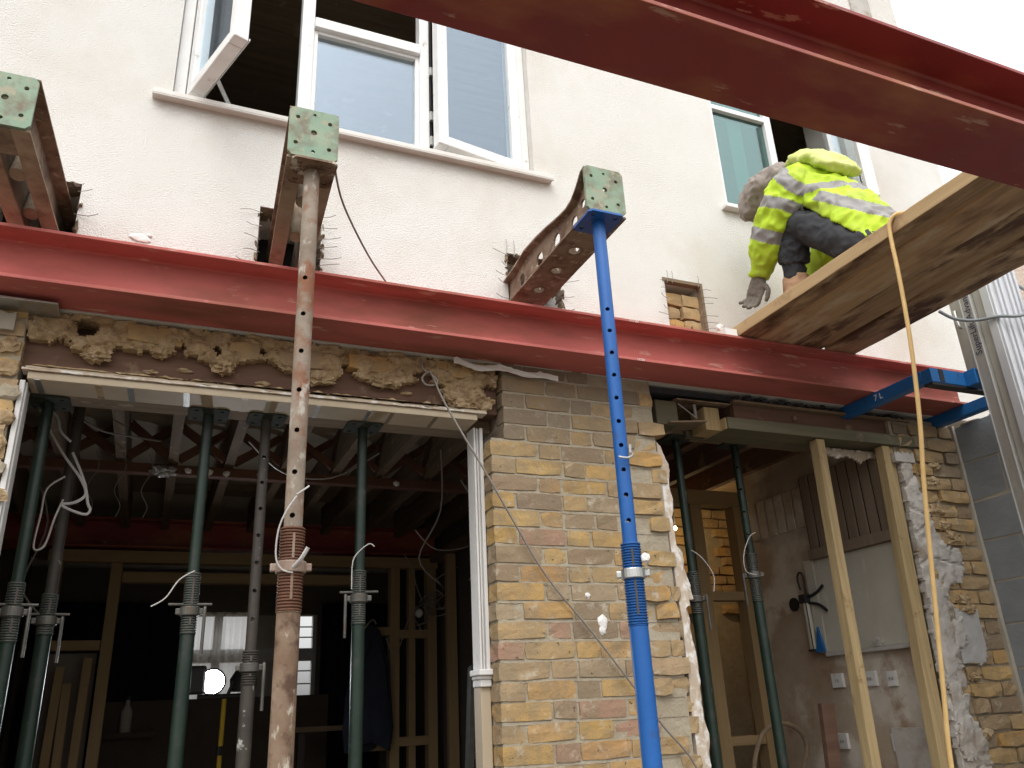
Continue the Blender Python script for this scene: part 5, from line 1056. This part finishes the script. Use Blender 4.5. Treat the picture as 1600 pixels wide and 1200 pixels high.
SHL, EL, WR = Vector((2.655, -.585, 3.955)), Vector((2.62, -.455, 3.76)), Vector((2.62, -.30, 3.575))
# body: one continuous figure under the clothes; the trousers show
legL = [((2.77, -.84, 3.425), .088, .092), ((2.73, -.80, 3.465), .084, .088), ((2.695, -.70, 3.575), .077, .082), ((2.68, -.59, 3.685), .072, .076), ((2.68, -.53, 3.70), .066, .07), ((2.683, -.485, 3.62), .058, .063), ((2.69, -.455, 3.53), .052, .056), ((2.70, -.44, 3.42), .046, .05)]
legR = [((2.94, -.84, 3.425), .09, .095), ((2.98, -.78, 3.50), .086, .09), ((3.0, -.66, 3.62), .078, .082), ((3.0, -.59, 3.65), .07, .075), ((2.99, -.58, 3.58), .064, .066), ((2.98, -.60, 3.48), .056, .06), ((2.98, -.62, 3.40), .05, .055)]
trunk = [((2.85, -.83, 3.42), .13, .085), ((2.85, -.80, 3.52), .15, .09), ((2.845, -.73, 3.66), .145, .085), ((2.835, -.62, 3.84), .15, .085), ((2.82, -.51, 3.98), .14, .08), ((2.79, -.43, 4.04), .07, .07), ((2.76, -.36, 4.05), .06, .06), ((2.75, -.33, 4.05), .07, .07), ((2.745, -.29, 4.03), .055, .06)]
armB = [((2.70, -.56, 3.95), .055, .055), ((2.62, -.455, 3.76), .045, .045), ((2.62, -.31, 3.58), .03, .03)]
skin('body', [limb(legL), limb(legR), limb(trunk), limb(armB)], .010, m_trous, wk, .014, 12, 3)
def segd(y, z, a, b):
    dy, dz = b[0] - a[0], b[1] - a[1]; t = max(0, min(1, ((y - a[0]) * dy + (z - a[1]) * dz) / (dy * dy + dz * dz)))
    return math.hypot(y - a[0] - t * dy, z - a[1] - t * dz)
def on_sleeve(p):
    for a, b, r_ in ((SHL, EL, .125), (EL, WR, .11)):
        d = b - a; t = (p - a).dot(d) / d.length_squared; q = a + d * max(0, min(1, t))
        if (p - q).length < r_ and p.x < 2.745: return True
    return False
def jacket_paint(p):
    for a, b, c0, c1, r_ in ((SHL, EL, .50, .74, .125), (EL, WR, .10, .36, .11)):
        d = b - a; t = (p - a).dot(d) / d.length_squared; q = a + d * max(0, min(1, t))
        if (p - q).length < r_ and p.x < 2.745 and c0 < t < c1: return 1
    if p.y > -.52 and p.x < 2.76: return 0
    s_ = (p.y + .628) * -.76 + (p.z - 3.772) * .65; t_ = (p.y + .628) * -.65 + (p.z - 3.772) * -.76
    if abs(s_ - .072 - (t_ - .085) * .13) < .025 and t_ > .045: return 1       # waist band
    if segd(p.y, p.z, (-.53, 4.07), (-.645, 3.845)) < .026 or segd(p.y, p.z, (-.645, 3.845), (-.90, 3.81)) < .026: return 1   # shoulder bands
    return 0
def under_hem(p):
    return (p.y + .628) * -.76 + (p.z - 3.772) * .65 < -.004 and not on_sleeve(p) and p.y < -.50 and p.z < 3.9
sleeveL = [((2.74, -.54, 3.96), .10, .105), ((2.675, -.55, 3.925), .098, .105), ((2.637, -.515, 3.85), .093, .10), ((2.618, -.455, 3.765), .086, .094), ((2.617, -.38, 3.675), .076, .082), ((2.62, -.33, 3.61), .058, .062), ((2.62, -.30, 3.578), .046, .05), ((2.62, -.287, 3.56), .04, .044)]
sleeveR = [((2.93, -.54, 3.97), .105, .11), ((3.00, -.53, 3.93), .098, .105), ((3.03, -.46, 3.84), .09, .095), ((3.03, -.38, 3.74), .08, .085), ((3.0, -.28, 3.64), .06, .065), ((2.98, -.22, 3.57), .045, .05)]
jk_t = [((2.84, -.83, 3.38), .165, .10), ((2.84, -.815, 3.45), .185, .125), ((2.84, -.775, 3.57), .192, .135), ((2.838, -.715, 3.69), .188, .13), ((2.834, -.65, 3.80), .182, .125), ((2.828, -.58, 3.90), .185, .12), ((2.82, -.51, 3.98), .175, .11), ((2.80, -.45, 4.03), .13, .095), ((2.78, -.40, 4.05), .085, .085)]
jac = skin('jacket', [limb(sleeveL), limb(sleeveR), limb(jk_t)], .0085, m_hivis, wk, .026, 9, 1, ([m_refl], jacket_paint))
o_ = OFF[jac.name]; bm = bmesh.new(); bm.from_mesh(jac.data)
bmesh.ops.delete(bm, geom=[f for f in bm.faces if under_hem(f.calc_center_median() + o_)], context='FACES'); bm.to_mesh(jac.data); bm.free()
so_ = jac.modifiers.new('cloth', 'SOLIDIFY'); so_.thickness = .006; so_.offset = -1
skin('jacket_hood', [limb([((2.815, -.47, 4.115), .09, .03), ((2.83, -.54, 4.12), .125, .045), ((2.84, -.61, 4.085), .14, .052), ((2.845, -.69, 4.01), .135, .046), ((2.85, -.735, 3.955), .11, .025)])], .009, m_hivis2, wk, .018, 12, 5)
skin('hood', [limb([((2.760, -0.475, 4.065), .088, .06), ((2.745, -0.425, 4.085), .085, .075), ((2.730, -0.370, 4.092), .083, .085), ((2.720, -0.315, 4.082), .084, .09), ((2.715, -0.265, 4.055), .08, .086), ((2.713, -0.235, 4.020), .072, .078), ((2.713, -0.230, 3.990), .062, .066), ((2.713, -0.235, 3.965), .05, .05)])], .008, m_hood, wk, .022, 13, 9)
skin('face', [limb([((2.743, -.28, 4.02), .05, .05), ((2.743, -.26, 3.995), .05, .05), ((2.743, -.25, 3.975), .035, .035)])], .008, m_skin, wk)
skin('collar', [limb([((2.74, -.46, 3.99), .08, .06), ((2.735, -.38, 3.96), .07, .045), ((2.73, -.31, 3.93), .055, .035)])], .008, m_hivis, wk, .012, 14, 6)
for (bx_, by_) in ((2.705, -.44), (2.98, -.62)):
    skin('boot', [limb([((bx_, by_, 3.49), .066, .07), ((bx_, by_ + .005, 3.42), .062, .066), ((bx_, by_ + .015, 3.365), .058, .07), ((bx_, by_ + .02, 3.328), .055, .085)]), limb([((bx_, by_ - .06, 3.361), .05, .036), ((bx_, by_ + .05, 3.368), .055, .042), ((bx_, by_ + .15, 3.361), .054, .036), ((bx_, by_ + .20, 3.355), .038, .026)])], .007, m_boot, wk, .008, 16, 2)
skin('trouser_cuff', [limb([((2.683, -.50, 3.655), .066, .070), ((2.687, -.475, 3.60), .070, .074), ((2.694, -.458, 3.555), .070, .074)])], .008, m_trous, wk, .014, 16, 14)
skin('trouser_cuff', [limb([((2.99, -.58, 3.60), .08, .083), ((2.985, -.59, 3.52), .08, .083), ((2.98, -.61, 3.44), .076, .08)])], .009, m_hivis2, wk, .016, 14, 4)
# gloved left hand: palm, four unequal fingers, thumb
hb_ = Vector((2.62, -.287, 3.562)); dirn = Vector((-.10, .45, -.88)).normalized(); sideh = Vector((.30, -.85, -.40)); sideh = (sideh - dirn * sideh.dot(dirn)).normalized(); nor = dirn.cross(sideh)
hl = [limb([(hb_ - dirn * .01, .026, .033), (hb_ + dirn * .03, .025, .044), (hb_ + dirn * .08, .023, .047), (hb_ + dirn * .095, .018, .043)], nor)]
for off_, L_, cu in ((-.036, .070, .20), (-.012, .084, .26), (.012, .080, .34), (.034, .064, .45)):
    b0 = hb_ + dirn * .085 + sideh * -off_; b1 = b0 + dirn * L_ * .5 + nor * L_ * .10; b2 = b1 + dirn * L_ * .36 + nor * L_ * cu; b3 = b2 + dirn * L_ * .16 + nor * L_ * cu
    hl.append(limb([(b0 - dirn * .02, .0118, .0118), (b1, .0112, .0112), (b2, .0102, .0102), (b3, .0075, .0075)], nor))
tb_ = hb_ + dirn * .03 + sideh * .034
hl.append(limb([(tb_ - sideh * .012, .014, .014), (tb_ + sideh * .030 + dirn * .024, .013, .013), (tb_ + sideh * .040 + dirn * .062, .0115, .0115), (tb_ + sideh * .036 + dirn * .088, .008, .008)], nor))
skin('glove', hl, .0042, m_glove, wk, .003, 30, 2)
